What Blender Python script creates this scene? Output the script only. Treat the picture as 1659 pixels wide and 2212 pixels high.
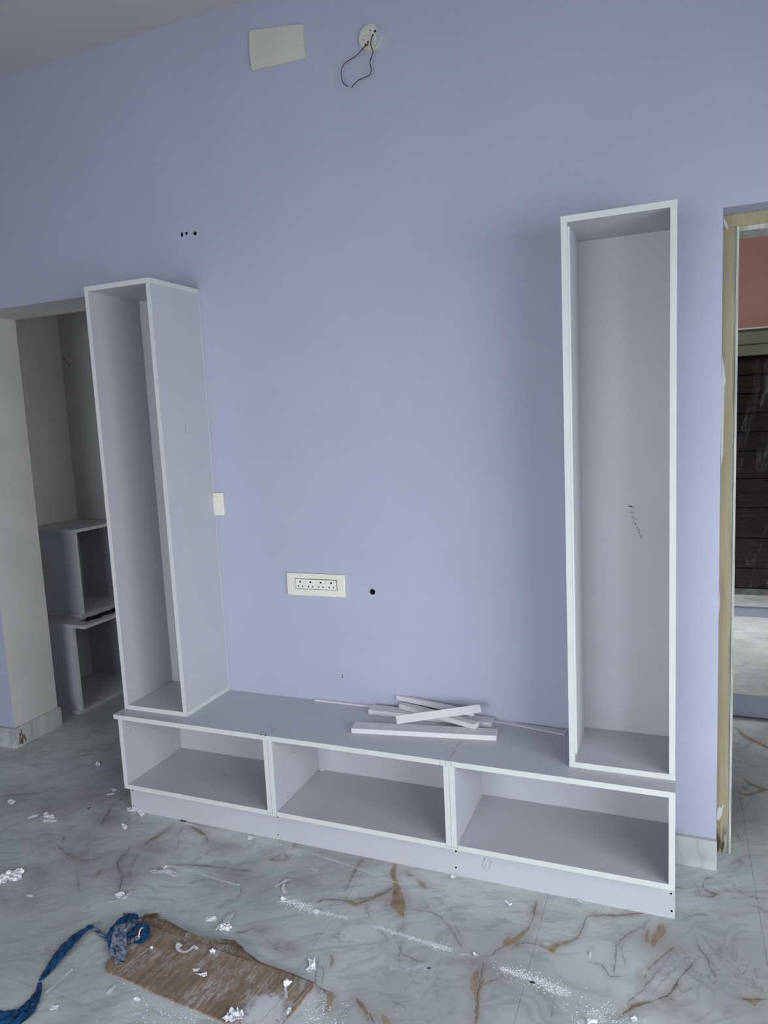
import bpy, bmesh, math, random
import numpy as np
from mathutils import Vector, Matrix, noise as mnoise

random.seed(7)
S = bpy.context.scene
COL = S.collection
for o in list(bpy.data.objects):
    bpy.data.objects.remove(o)

# ------------------------------------------------------------------ camera
CAM_POS = Vector((2.1267, -2.5273, 1.5794))
_rx, _ry, _rz = -0.1263, 0.0482, 0.3891          # pitch, roll, yaw
FPX = 1548.63                                     # focal length in photo pixels
_c, _s = math.cos, math.sin
ROT = (Matrix(((_c(_rz), -_s(_rz), 0), (_s(_rz), _c(_rz), 0), (0, 0, 1)))
       @ Matrix(((1, 0, 0), (0, _c(_rx), -_s(_rx)), (0, _s(_rx), _c(_rx))))
       @ Matrix(((_c(_ry), 0, _s(_ry)), (0, 1, 0), (-_s(_ry), 0, _c(_ry)))))
cam = bpy.data.objects.new('camera', bpy.data.cameras.new('camera'))
COL.objects.link(cam)
r_, f_, u_ = ROT.col[0], ROT.col[1], ROT.col[2]
cam.matrix_world = Matrix(((r_[0], u_[0], -f_[0], CAM_POS[0]),
                           (r_[1], u_[1], -f_[1], CAM_POS[1]),
                           (r_[2], u_[2], -f_[2], CAM_POS[2]),
                           (0, 0, 0, 1)))
cam.data.sensor_fit = 'VERTICAL'
cam.data.sensor_height = 36.0
cam.data.lens = FPX / 2212.0 * 36.0
cam.data.clip_start = 0.05
S.camera = cam

# ------------------------------------------------------------------ world, daylight, added fill lamps, exposure
S.view_settings.view_transform = 'Standard'
S.view_settings.look = 'None'
S.view_settings.gamma = 1.0
S.view_settings.use_curve_mapping = False
S.view_settings.exposure = 0.0
world = bpy.data.worlds.new('overcast_sky')
S.world = world
world.use_nodes = True
world.node_tree.nodes['Background'].inputs[0].default_value = (0.72, 0.84, 1.0, 1)
world.node_tree.nodes['Background'].inputs[1].default_value = 1.0

def area_light(name, loc, target, w, h, power, color, spread=180):
    d = bpy.data.lights.new(name, 'AREA')
    d.shape = 'RECTANGLE'; d.size = w; d.size_y = h; d.energy = power; d.color = color; d.spread = math.radians(spread)
    o = bpy.data.objects.new(name, d)
    COL.objects.link(o)
    o.location = loc
    o.rotation_euler = (Vector(target) - Vector(loc)).to_track_quat('-Z', 'Y').to_euler()
    return o

XL, XR, YF, ZC = -2.4, 3.9, -5.0, 3.16
area_light('daylight_balcony_door', (XR + .12, -2.35, 1.2), (XR - 3.0, -1.0, -.50), 2.5, 1.7, 68, (0.92, 0.96, 1.0), 140)
area_light('daylight_front_door', (0.9, YF - .25, 1.25), (1.3, YF + 3.0, -.15), 2.0, 1.8, 50, (0.93, 0.96, 1.0), 120)
area_light('daylight_foyer_window', (1.3, 2.25, 1.9), (2.6, 2.3, 0.10), .7, .7, 19, (0.95, 0.97, 1.0), 75)
area_light('added_red_wall_fill', (1.25, 1.5, 2.6), (2.75, 3.0, 2.3), .7, .4, 6.5, (1.0, 0.98, 0.95), 80)  # added fill lamp that lifts the red wall; no ventilator is built here
area_light('added_alcove_fill', (0.98, .64, 1.5), (-1.2, .64, 1.2), .5, .9, 3.2, (1.0, 0.98, 0.92))  # added fill lamp to brighten the dark alcove; its end wall has no window

# ------------------------------------------------------------------ pixel -> point on a known plane
def _ray(u, v):
    return ROT @ Vector(((u - 829.5) / FPX, 1.0, (1106.0 - v) / FPX))
def FL(u, v, z=0.0):
    d = _ray(u, v); t = (z - CAM_POS.z) / d.z; return CAM_POS + d * t
def WL(u, v, y=0.0):
    d = _ray(u, v); t = (y - CAM_POS.y) / d.y; return CAM_POS + d * t
def SX(u, v, x):
    d = _ray(u, v); t = (x - CAM_POS.x) / d.x; return CAM_POS + d * t

# ------------------------------------------------------------------ materials
def new_mat(name):
    m = bpy.data.materials.new(name); m.use_nodes = True
    nt = m.node_tree
    return m, nt, nt.nodes['Principled BSDF']
def N(nt, typ, **kw):
    n = nt.nodes.new(typ)
    for k, v in kw.items(): setattr(n, k, v)
    return n
def mixc(nt, fac, a, b, blend='MIX'):
    n = N(nt, 'ShaderNodeMix', data_type='RGBA', blend_type=blend)
    for idx, val in ((0, fac), (6, a), (7, b)):
        if hasattr(val, 'links') or isinstance(val, bpy.types.NodeSocket): nt.links.new(val, n.inputs[idx])
        elif idx == 0: n.inputs[0].default_value = val
        else: n.inputs[idx].default_value = (*val, 1)
    return n.outputs[2]
def math_(nt, op, a, b=None, c=None, clamp=False):
    n = N(nt, 'ShaderNodeMath', operation=op, use_clamp=clamp)
    for i, v in enumerate((a, b, c)):
        if v is None: continue
        if isinstance(v, bpy.types.NodeSocket): nt.links.new(v, n.inputs[i])
        else: n.inputs[i].default_value = v
    return n.outputs[0]
def maprange(nt, v, a, b, c=0.0, d=1.0, smooth=True):
    n = N(nt, 'ShaderNodeMapRange')
    if smooth: n.interpolation_type = 'SMOOTHSTEP'
    nt.links.new(v, n.inputs[0])
    for i, x in enumerate((a, b, c, d)): n.inputs[1 + i].default_value = x
    return n.outputs[0]
def noise(nt, vec, scale, detail=4, rough=.5, dist=0.0):
    n = N(nt, 'ShaderNodeTexNoise'); n.inputs['Scale'].default_value = scale
    n.inputs['Detail'].default_value = detail; n.inputs['Roughness'].default_value = rough
    n.inputs['Distortion'].default_value = dist
    if vec is not None: nt.links.new(vec, n.inputs['Vector'])
    return n.outputs[0]
def wpos(nt):
    return N(nt, 'ShaderNodeNewGeometry').outputs['Position']
def scaled(nt, vec, sc, rot=(0, 0, 0)):
    n = N(nt, 'ShaderNodeMapping'); n.inputs['Scale'].default_value = sc; n.inputs['Rotation'].default_value = rot
    if any(rot):                      # rotate into the grain first, then stretch along it
        n.vector_type = 'TEXTURE'; n.inputs['Scale'].default_value = tuple(1.0 / v for v in sc)
    nt.links.new(vec, n.inputs['Vector']); return n.outputs[0]
def bump(nt, bs, h, strength=.2, dist=.002):
    b = N(nt, 'ShaderNodeBump'); b.inputs['Strength'].default_value = strength; b.inputs['Distance'].default_value = dist
    nt.links.new(h, b.inputs['Height']); nt.links.new(b.outputs[0], bs.inputs['Normal'])

def simple(name, col, rough=.5, var=.06, scale=12, spec=.5, bmp=0.0, bscale=200, stretch=None):
    m, nt, bs = new_mat(name)
    p = wpos(nt)
    if stretch: p = scaled(nt, p, stretch)
    f = noise(nt, p, scale, 4)
    a = tuple(max(0, c * (1 - var)) for c in col); b = tuple(min(1, c * (1 + var)) for c in col)
    nt.links.new(mixc(nt, maprange(nt, f, .3, .7), a, b), bs.inputs['Base Color'])
    bs.inputs['Roughness'].default_value = rough
    bs.inputs['Specular IOR Level'].default_value = spec
    if bmp: bump(nt, bs, noise(nt, wpos(nt), bscale, 3), bmp, .001)
    return m

M = {}
M['paint'] = simple('lavender_paint', (.418, .434, .538), .62, .02, 3, .3, .12, 260)
M['putty'] = simple('grey_putty_plaster', (.58, .575, .55), .8, .05, 4, .2, .15, 200)
M['ceiling'] = simple('mauve_ceiling_paint', (.53, .50, .51), .8, .03, 2, .2)
M['laminate'] = simple('lilac_white_laminate', (.485, .482, .522), .42, .015, 6, .4)
M['edge'] = simple('white_edge_band', (.60, .61, .60), .5, .025, 20, .4, stretch=(1, 1, 1))
M['offcut'] = simple('white_board_offcut', (.64, .625, .65), .5, .03, 25, .4)
M['hole'] = simple('dark_hole', (.012, .012, .014), .9, 0, 10, .1)
M['greyhole'] = simple('grey_drilled_hole', (.06, .06, .06), .9, .3, 60, .1)
M['pencil'] = simple('pencil_line', (.10, .10, .105), .8, .3, 300, .2)
M['faint'] = simple('faint_pencil_line', (.24, .235, .28), .8, .2, 300, .2)
M['smudge'] = simple('grey_smudge', (.40, .40, .39), .8, .1, 100, .2)
M['screw'] = simple('steel_screw', (.25, .25, .26), .4, .2, 80, .5)
M['ivory'] = simple('ivory_plastic', (.76, .755, .66), .35, .02, 10, .5)
M['ivory2'] = simple('ivory_socket_plastic', (.78, .775, .69), .35, .02, 10, .5)
M['cover'] = simple('grey_white_cover_plastic', (.57, .57, .50), .5, .03, 6, .4)
M['wire_black'] = simple('black_wire', (.012, .013, .02), .45, 0, 10, .4)
M['wire_red'] = simple('dark_red_wire', (.07, .012, .025), .45, .4, 30, .4)
M['primer'] = None
M['maroon'] = simple('dusty_red_paint', (.37, .205, .18), .75, .06, 3, .2)
M['olive'] = simple('olive_grey_paint', (.20, .20, .16), .75, .08, 4, .2)
M['blackdoor'] = simple('dark_stained_wood', (.026, .016, .015), .65, .45, 6, .2, stretch=(1, 1, 14))
M['paper'] = simple('white_peeled_film', (.84, .84, .87), .55, .06, 60, .3)
M['foam'] = simple('white_foam_lump', (.72, .73, .77), .7, .1, 120, .2, .4, 300)
M['darkchip'] = simple('dark_chip', (.03, .03, .032), .6, .3, 60, .3)
M['bluefilm'] = simple('blue_plastic_film', (.016, .105, .255), .28, .35, 40, .6, .3, 90)
M['bluedusty'] = None
M['brownpaper'] = simple('brown_torn_paper', (.17, .115, .065), .8, .2, 25, .2)
M['sill'] = simple('white_painted_frame', (.7, .7, .7), .5, .03, 6, .4)

def mk_primer():
    m, nt, bs = new_mat('beige_primed_wood')
    p = wpos(nt)
    streak = noise(nt, scaled(nt, p, (60, 60, 3)), 1.0, 5)
    c = mixc(nt, maprange(nt, streak, .25, .75), (.30, .255, .155), (.37, .325, .21))
    patch = noise(nt, scaled(nt, p, (22, 22, 2.2)), 1.0, 4, .6, .6)
    c = mixc(nt, maprange(nt, patch, .52, .60), c, (.35, .335, .26))
    patch2 = noise(nt, scaled(nt, p, (16, 16, 1.6)), 1.7, 5, .6)
    c = mixc(nt, maprange(nt, patch2, .60, .68), c, (.29, .235, .16))
    z = N(nt, 'ShaderNodeSeparateXYZ'); nt.links.new(p, z.inputs[0])
    rot = math_(nt, 'MULTIPLY', maprange(nt, z.outputs[2], .03, .14, 1, 0),
                maprange(nt, noise(nt, scaled(nt, p, (70, 70, 14)), 1.0, 5), .42, .55))
    c = mixc(nt, rot, c, (.05, .05, .035))
    nt.links.new(c, bs.inputs['Base Color']); bs.inputs['Roughness'].default_value = .7
    bump(nt, bs, streak, .25, .002)
    return m
M['primer'] = mk_primer()

def mk_white_rebate():
    m, nt, bs = new_mat('chalky_white_primed_edge')
    p = wpos(nt)
    f = noise(nt, scaled(nt, p, (90, 90, 5)), 1.0, 6, .65)
    c = mixc(nt, maprange(nt, f, .35, .6), (.32, .33, .28), (.52, .53, .48))
    nt.links.new(c, bs.inputs['Base Color']); bs.inputs['Roughness'].default_value = .75
    return m
M['rebate'] = mk_white_rebate()

def mk_dusty_blue():
    m, nt, bs = new_mat('dusty_blue_plastic')
    p = wpos(nt)
    f = noise(nt, p, 45, 5, .65)
    c = mixc(nt, maprange(nt, f, .37, .54), (.018, .065, .19), (.31, .36, .43))
    nt.links.new(c, bs.inputs['Base Color']); bs.inputs['Roughness'].default_value = .45
    bump(nt, bs, noise(nt, p, 140, 3), .5, .003)
    return m
M['bluedusty'] = mk_dusty_blue()

_g = FL(592, 2100) - FL(525, 2180)
GRAIN = math.atan2(_g.y, _g.x)                   # direction of the cardboard flutes
def mk_card():
    m, nt, bs = new_mat('brown_cardboard')
    p = wpos(nt)
    f = noise(nt, scaled(nt, p, (8, 60, 60), (0, 0, GRAIN)), 1.0, 6, .6)
    c = mixc(nt, maprange(nt, f, .3, .7), (.175, .125, .085), (.265, .195, .14))
    d = noise(nt, p, 9, 6, .7, .4)
    sp = noise(nt, scaled(nt, p, (30, 150, 90), (0, 0, GRAIN)), 1.0, 5, .7)
    dust = math_(nt, 'MULTIPLY', maprange(nt, d, .40, .66), maprange(nt, sp, .42, .60))
    c = mixc(nt, math_(nt, 'MULTIPLY', dust, .8), c, (.50, .50, .52))
    # white powder heap near the open end, with its own outline
    v = N(nt, 'ShaderNodeVectorMath', operation='DISTANCE'); nt.links.new(p, v.inputs[0])
    q = FL(575, 2190); v.inputs[1].default_value = (q.x, q.y, .006)
    fine = noise(nt, p, 70, 6, .7)
    near = maprange(nt, math_(nt, 'ADD', v.outputs['Value'], math_(nt, 'MULTIPLY', math_(nt, 'SUBTRACT', fine, .5), .12)), .035, .085, 1, 0)
    c = mixc(nt, math_(nt, 'MULTIPLY', near, .85), c, (.60, .61, .66))
    nt.links.new(c, bs.inputs['Base Color']); bs.inputs['Roughness'].default_value = .85
    bs.inputs['Specular IOR Level'].default_value = .2
    bump(nt, bs, f, .3, .001)
    return m
M['card'] = mk_card()

def mk_marble(name, attrs=True, base=(.45, .47, .465), dim=1.0):
    m, nt, bs = new_mat(name)
    p = wpos(nt)
    warp = N(nt, 'ShaderNodeTexNoise'); warp.inputs['Scale'].default_value = 1.6; warp.inputs['Detail'].default_value = 3
    nt.links.new(p, warp.inputs['Vector'])
    ad = N(nt, 'ShaderNodeVectorMath', operation='MULTIPLY_ADD')
    nt.links.new(warp.outputs['Color'], ad.inputs[0]); ad.inputs[1].default_value = (.5, .5, .0); nt.links.new(p, ad.inputs[2])
    wp = ad.outputs[0]
    cloud = noise(nt, wp, 1.9, 5, .55)
    c = mixc(nt, maprange(nt, cloud, .32, .68), tuple(x * .80 for x in base), tuple(min(1, x * 1.22) for x in base))
    pk = noise(nt, scaled(nt, wp, (1.3, 2.2, 1)), 1.7, 4, .6)
    pink = math_(nt, 'MULTIPLY', maprange(nt, pk, .54, .70), .7)
    if attrs:
        ab = N(nt, 'ShaderNodeAttribute', attribute_name='blush')
        pink = math_(nt, 'MAXIMUM', math_(nt, 'MULTIPLY', pink, .45),
                     math_(nt, 'MULTIPLY', ab.outputs['Fac'], maprange(nt, noise(nt, wp, 6, 5, .6), .25, .6)))
    c = mixc(nt, pink, c, (.315, .285, .305))
    # fine drifting striations
    st = noise(nt, scaled(nt, wp, (3.5, 14, 1), (0, 0, math.radians(28))), 2.2, 8, .65, .8)
    c = mixc(nt, math_(nt, 'MULTIPLY', maprange(nt, st, .48, .62), .36), c, (.22, .225, .235))
    # hairline background veins
    hv = noise(nt, scaled(nt, wp, (1, 1.8, 1), (0, 0, .5)), 2.1, 9, .58, .5)
    hv2 = math_(nt, 'ABSOLUTE', math_(nt, 'SUBTRACT', hv, .5))
    hm = maprange(nt, noise(nt, p, 2.4, 2), .5, .62)
    c = mixc(nt, math_(nt, 'MULTIPLY', math_(nt, 'MULTIPLY', maprange(nt, hv2, .0, .006, 1, 0), hm), .45), c, (.15, .14, .14))
    if attrs:
        ao = N(nt, 'ShaderNodeAttribute', attribute_name='ochre')      # depth (m) inside an ochre body
        ad_ = N(nt, 'ShaderNodeAttribute', attribute_name='dust')
        n1 = noise(nt, p, 38, 5, .6); n2 = noise(nt, p, 120, 4, .6); n3 = noise(nt, p, 14, 4, .6)
        jit = math_(nt, 'ADD', math_(nt, 'MULTIPLY', math_(nt, 'SUBTRACT', n1, .5), .016),
                    math_(nt, 'MULTIPLY', math_(nt, 'SUBTRACT', n2, .5), .004))
        # soft halo around veins
        ah = N(nt, 'ShaderNodeAttribute', attribute_name='halo')
        halo = math_(nt, 'MULTIPLY', ah.outputs['Fac'], maprange(nt, n3, .3, .62, 0, .5))
        c = mixc(nt, halo, c, (.19, .18, .185))
        oin = math_(nt, 'ADD', ao.outputs['Fac'], math_(nt, 'MULTIPLY', jit, .7))
        oc = mixc(nt, maprange(nt, noise(nt, scaled(nt, wp, (60, 18, 1), (0, 0, .3)), 1.0, 6, .65), .32, .68), (.155, .092, .038), (.34, .235, .115))
        tan = math_(nt, 'MULTIPLY', maprange(nt, math_(nt, 'ADD', ao.outputs['Fac'], math_(nt, 'MULTIPLY', math_(nt, 'SUBTRACT', n3, .5), .07)), -.030, .004), .42)
        c = mixc(nt, tan, c, (.34, .285, .225))
        oin = math_(nt, 'ADD', oin, math_(nt, 'MULTIPLY', math_(nt, 'SUBTRACT', n3, .5), .012))
        c = mixc(nt, math_(nt, 'MULTIPLY', maprange(nt, oin, -.0025, .005), math_(nt, 'ADD', .55, math_(nt, 'MULTIPLY', n1, .5))), c, oc)
        rim = math_(nt, 'MULTIPLY', maprange(nt, math_(nt, 'ABSOLUTE', oin), .0, .0018, 1, 0), .5)
        c = mixc(nt, rim, c, (.12, .085, .06))
        line = None
        for l in range(4):
            av = N(nt, 'ShaderNodeAttribute', attribute_name='vein%d' % l)      # signed distance (m) to the nearest drawn vein of this layer
            aw = N(nt, 'ShaderNodeAttribute', attribute_name='veinw%d' % l)     # strength of that vein
            dv = math_(nt, 'ABSOLUTE', math_(nt, 'ADD', av.outputs['Fac'], jit))
            ln = math_(nt, 'MULTIPLY', maprange(nt, dv, .0005, .0028, 1, 0), aw.outputs['Fac'])
            line = ln if line is None else math_(nt, 'MAXIMUM', line, ln)
        line = math_(nt, 'MULTIPLY', line, maprange(nt, n3, .32, .58, .35, 1))
        c = mixc(nt, math_(nt, 'MULTIPLY', line, .85), c, (.075, .062, .058))
        # sawdust film
        fine = noise(nt, p, 210, 6, .75); mid = noise(nt, p, 45, 5, .7)
        film = math_(nt, 'MULTIPLY', maprange(nt, noise(nt, wp, 3.2, 5, .65), .42, .75), maprange(nt, mid, .42, .66))
        film = math_(nt, 'MULTIPLY', film, .35)
        dd = math_(nt, 'ADD', ad_.outputs['Fac'], math_(nt, 'MULTIPLY', math_(nt, 'SUBTRACT', math_(nt, 'ADD', math_(nt, 'MULTIPLY', fine, .6), math_(nt, 'MULTIPLY', mid, .4)), .5), 1.9))
        dline = math_(nt, 'MULTIPLY', maprange(nt, dd, .42, .85), maprange(nt, ad_.outputs['Fac'], .02, .25))
        dust = math_(nt, 'MAXIMUM', film, math_(nt, 'MULTIPLY', dline, .85))
        speck = math_(nt, 'MULTIPLY', maprange(nt, noise(nt, p, 330, 2, .5), .70, .74), .55)
        dust = math_(nt, 'MAXIMUM', dust, speck)
        c = mixc(nt, dust, c, (.60, .61, .64))
        nt.links.new(maprange(nt, dust, 0, .6, .34, .85), bs.inputs['Roughness'])
    else:
        bs.inputs['Roughness'].default_value = .35
    nt.links.new(c, bs.inputs['Base Color'])
    bs.inputs['Specular IOR Level'].default_value = .4
    return m
M['marble'] = mk_marble('veined_marble_tile')
M['skirt'] = mk_marble('veined_marble_skirting', False, (.46, .475, .46))
M['granite'] = simple('dark_grey_stone', (.17, .17, .165), .5, .25, 14, .4)
M['grout'] = simple('dark_grout', (.20, .20, .20), .9, .1, 40, .1)

def mk_film():
    m, nt, bs = new_mat('clear_plastic_sheet')
    p = wpos(nt)
    f = noise(nt, scaled(nt, p, (9, 9, 1.6), (0, .25, 0)), 1.6, 6, .6, .8)
    tr = N(nt, 'ShaderNodeBsdfTransparent'); gl = N(nt, 'ShaderNodeBsdfGlossy')
    gl.inputs['Roughness'].default_value = .25; gl.inputs['Color'].default_value = (.8, .82, .85, 1)
    mx = N(nt, 'ShaderNodeMixShader')
    nt.links.new(maprange(nt, f,   .5, .74, .02, .22), mx.inputs[0])
    nt.links.new(tr.outputs[0], mx.inputs[1]); nt.links.new(gl.outputs[0], mx.inputs[2])
    nt.links.new(mx.outputs[0], nt.nodes['Material Output'].inputs[0])
    bump_n = N(nt, 'ShaderNodeBump'); bump_n.inputs['Strength'].default_value = .8; bump_n.inputs['Distance'].default_value = .02
    nt.links.new(f, bump_n.inputs['Height']); nt.links.new(bump_n.outputs[0], gl.inputs['Normal'])
    return m
M['film'] = mk_film()

# ------------------------------------------------------------------ object helpers
def tag(o, label=None, cat=None, group=None, kind=None):
    if label: o['label'] = label
    if cat and label: o['category'] = cat
    if group: o['group'] = group
    if kind: o['kind'] = kind
    return o
def link(name, me, mat=None, parent=None):
    o = bpy.data.objects.new(name, me); COL.objects.link(o)
    if mat is not None and me is not None:
        for mm in (mat if isinstance(mat, (list, tuple)) else [mat]): me.materials.append(M[mm])
    if parent is not None:
        o.parent = parent
        o.matrix_parent_inverse = Matrix.Translation(-parent.location) if parent.type == 'EMPTY' else Matrix.Identity(4)
    return o
def empty(name, loc):
    o = bpy.data.objects.new(name, None); COL.objects.link(o); o.location = loc
    o.empty_display_size = .05
    return o
def add_box(bm, x0, x1, y0, y1, z0, z1, bev=0.0):
    r = bmesh.ops.create_cube(bm, size=1.0)
    vs = r['verts']
    for v in vs:
        v.co = Vector((x0 + (v.co.x + .5) * (x1 - x0), y0 + (v.co.y + .5) * (y1 - y0), z0 + (v.co.z + .5) * (z1 - z0)))
    if bev:
        es = list({e for v in vs for e in v.link_edges})
        bmesh.ops.bevel(bm, geom=es, offset=bev, segments=2, profile=.6, affect='EDGES')
    return vs
def finish(name, bm, mat, parent=None, smooth=False):
    bmesh.ops.recalc_face_normals(bm, faces=bm.faces)
    me = bpy.data.meshes.new(name); bm.to_mesh(me); bm.free()
    if smooth:
        for p in me.polygons: p.use_smooth = True
    return link(name, me, mat, parent)
def box(name, x0, x1, y0, y1, z0, z1, mat, parent=None, bev=0.0):
    bm = bmesh.new(); add_box(bm, x0, x1, y0, y1, z0, z1, bev)
    return finish(name, bm, mat, parent)
def struct(o, label, cat=None):
    return tag(o, label, cat, kind='structure')
def disc(name, c, nrm, r, depth, mat, parent=None, seg=20):
    bm = bmesh.new()
    bmesh.ops.create_cone(bm, cap_ends=True, segments=seg, radius1=r, radius2=r, depth=depth)
    q = Vector((0, 0, 1)).rotation_difference(Vector(nrm)).to_matrix().to_4x4()
    bmesh.ops.transform(bm, matrix=Matrix.Translation(c) @ q, verts=bm.verts)
    return finish(name, bm, mat, parent)
def tube(name, pts, r, mat, parent=None, seg=8, sub=6):
    pts = [Vector(p) for p in pts]
    P = []
    n = len(pts)
    for i in range(n - 1):
        p0, p1, p2, p3 = pts[max(i - 1, 0)], pts[i], pts[i + 1], pts[min(i + 2, n - 1)]
        for k in range(sub):
            t = k / sub
            P.append(.5 * ((2 * p1) + (p2 - p0) * t + (2 * p0 - 5 * p1 + 4 * p2 - p3) * t * t + (3 * p1 - p0 - 3 * p2 + p3) * t ** 3))
    P.append(pts[-1])
    bm = bmesh.new(); rings = []
    up = Vector((0, 1, 0))
    for i, p in enumerate(P):
        d = (P[min(i + 1, len(P) - 1)] - P[max(i - 1, 0)]).normalized()
        a = d.cross(up)
        if a.length < 1e-4: a = d.cross(Vector((1, 0, 0)))
        a.normalize(); b = d.cross(a).normalized()
        rings.append([bm.verts.new(p + a * r * math.cos(2 * math.pi * k / seg) + b * r * math.sin(2 * math.pi * k / seg)) for k in range(seg)])
    for i in range(len(rings) - 1):
        for k in range(seg):
            bm.faces.new((rings[i][k], rings[i][(k + 1) % seg], rings[i + 1][(k + 1) % seg], rings[i + 1][k]))
    bm.faces.new(rings[0]); bm.faces.new(rings[-1])
    return finish(name, bm, mat, parent, True)
def strokes(name, segs, width, nrm, mat, parent=None, lift=.0004, joined=False):
    if not joined:
        for sg in segs: strokes(name, [sg], width, nrm, mat, parent, lift, True)
        return None
    o = _strokes(name, segs, width, nrm, mat, parent, lift)
    if len(segs) > 1: o['kind'] = 'stuff'      # handwriting: strokes too small to pick apart
    return o
def _strokes(name, segs, width, nrm, mat, parent=None, lift=.0004):
    """thin drawn lines on a flat surface: each segment a sliver of graphite"""
    bm = bmesh.new(); nrm = Vector(nrm).normalized()
    for a, b in segs:
        a, b = Vector(a), Vector(b); d = (b - a)
        if d.length < 1e-6: continue
        s = d.normalized().cross(nrm) * width / 2
        vs = []
        for l in (0.00005, lift):
            vs.append([bm.verts.new(p + nrm * l) for p in (a - s, a + s, b + s, b - s)])
        lo, hi = vs
        bm.faces.new(hi)
        for i in range(4): bm.faces.new((lo[i], lo[(i + 1) % 4], hi[(i + 1) % 4], hi[i]))
    return finish(name, bm, mat, parent)

# ================================================================== THE ROOM
TH = 0.28                                   # thickness of the wall behind the unit
OL0, OL1, OLZ = -1.02, -0.06, 2.183         # opening on the left
DR0, DR1, DRZ = 2.260, 3.18, 2.176          # door opening on the right

def boolean_cut(o, cutters):
    for c in cutters:
        md = o.modifiers.new('cut', 'BOOLEAN'); md.operation = 'DIFFERENCE'; md.solver = 'EXACT'; md.object = c
    dg = bpy.context.evaluated_depsgraph_get()
    me = bpy.data.meshes.new_from_object(o.evaluated_get(dg))
    o.modifiers.clear()
    old = o.data; o.data = me; bpy.data.meshes.remove(old)
    for c in cutters:
        d = c.data; bpy.data.objects.remove(c); bpy.data.meshes.remove(d)

wall = box('wall_back', XL - .2, XR + .2, 0, TH, 0, ZC, 'paint')
cuts = [box('c', OL0, OL1, -.1, TH + .1, -.1, OLZ, 'hole'), box('c', DR0, DR1, -.1, TH + .1, -.1, DRZ, 'hole')]
# drilled and chipped holes
def wall_hole(u, v, r, depth=.05, seg=12, sx=1.0, sz=1.0):
    p = WL(u, v)
    o = disc('c', p, (0, 1, 0), r, depth * 2, 'hole', seg=seg)
    for vv in o.data.vertices:
        vv.co.x = p.x + (vv.co.x - p.x) * sx; vv.co.z = p.z + (vv.co.z - p.z) * sz
    return o
cuts += [wall_hole(804.5, 1278.5, .0115, .06, 20), wall_hole(739.2, 1458.2, .0026), wall_hole(739.6, 1462.8, .0026),
         wall_hole(393, 506.5, .006, .03, 10, .9, 1.7), wall_hole(403, 504, .008, .03, 3, 1.2, 1.2), wall_hole(421.3, 504, .0085, .03, 12, 1.05, .95)]
boolean_cut(wall, cuts)
wall.data.materials.append(M['putty']); wall.data.materials.append(M['greyhole'])
for p in wall.data.polygons:
    c, n = p.center, p.normal
    if abs(n.y) < .5 and OL0 - .01 <= c.x <= OL1 + .01 and c.z < OLZ + .01 and (abs(c.z - OLZ) < .004 or abs(c.x - OL0) < .004 or abs(c.x - OL1) < .004):
        p.material_index = 1
    elif n.y > .5 and c.x < .5: p.material_index = 1
    elif 0.001 < c.y < .1 and .2 < c.x < 1.2 and c.z < 2.6: p.material_index = 2
struct(wall, 'long lavender painted wall behind the open cabinets', 'wall')

struct(box('ceiling', XL - .2, XR + .2, YF - .2, TH, ZC, ZC + .15, 'ceiling'), 'flat mauve grey ceiling above the lavender wall', 'ceiling')
struct(box('wall_left', XL - .2, XL, YF - .2, 0, 0, ZC, 'paint'), 'lavender side wall of the room beyond the left frame', 'wall')

def wall_with_window(name, axis, pos, thick, a0, a1, w0, w1, z0, z1, label):
    bm = bmesh.new()
    def b(p0, p1, q0, q1):
        if axis == 'x': add_box(bm, pos, pos + thick, p0, p1, q0, q1)
        else: add_box(bm, p0, p1, pos - thick, pos, q0, q1)
    b(a0, w0, 0, ZC); b(w1, a1, 0, ZC); b(w0, w1, 0, z0); b(w0, w1, z1, ZC)
    return struct(finish(name, bm, 'paint'), label, 'wall')
wall_with_window('wall_right', 'x', XR, .2, YF - .2, 0, -3.65, -1.05, .02, 2.15, 'lavender wall with the wide balcony opening')
wall_with_window('wall_front', 'y', YF, .2, XL, XR, -.15, 1.95, .02, 2.25, 'lavender wall with an opening facing the unit')
def window_frame(name, axis, pos, a0, a1, z0, z1, label):
    bm = bmesh.new(); t = .05
    def b(p0, p1, q0, q1):
        if axis == 'x': add_box(bm, pos + .03, pos + .08, p0, p1, q0, q1)
        else: add_box(bm, p0, p1, pos - .08, pos - .03, q0, q1)
    b(a0, a0 + t, z0, z1); b(a1 - t, a1, z0, z1); b(a0 + t, a1 - t, z0, z0 + t); b(a0 + t, a1 - t, z1 - t, z1)
    m = (a0 + a1) / 2; b(m - .02, m + .02, z0 + t, z1 - t)
    return struct(finish(name, bm, 'sill'), label, 'window')
window_frame('window_1', 'x', XR, -3.65, -1.05, .02, 2.15, 'white frame of the wide opening in the side wall')
window_frame('window_2', 'y', YF, -.15, 1.95, .02, 2.25, 'white frame of the opening facing the unit')

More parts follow.
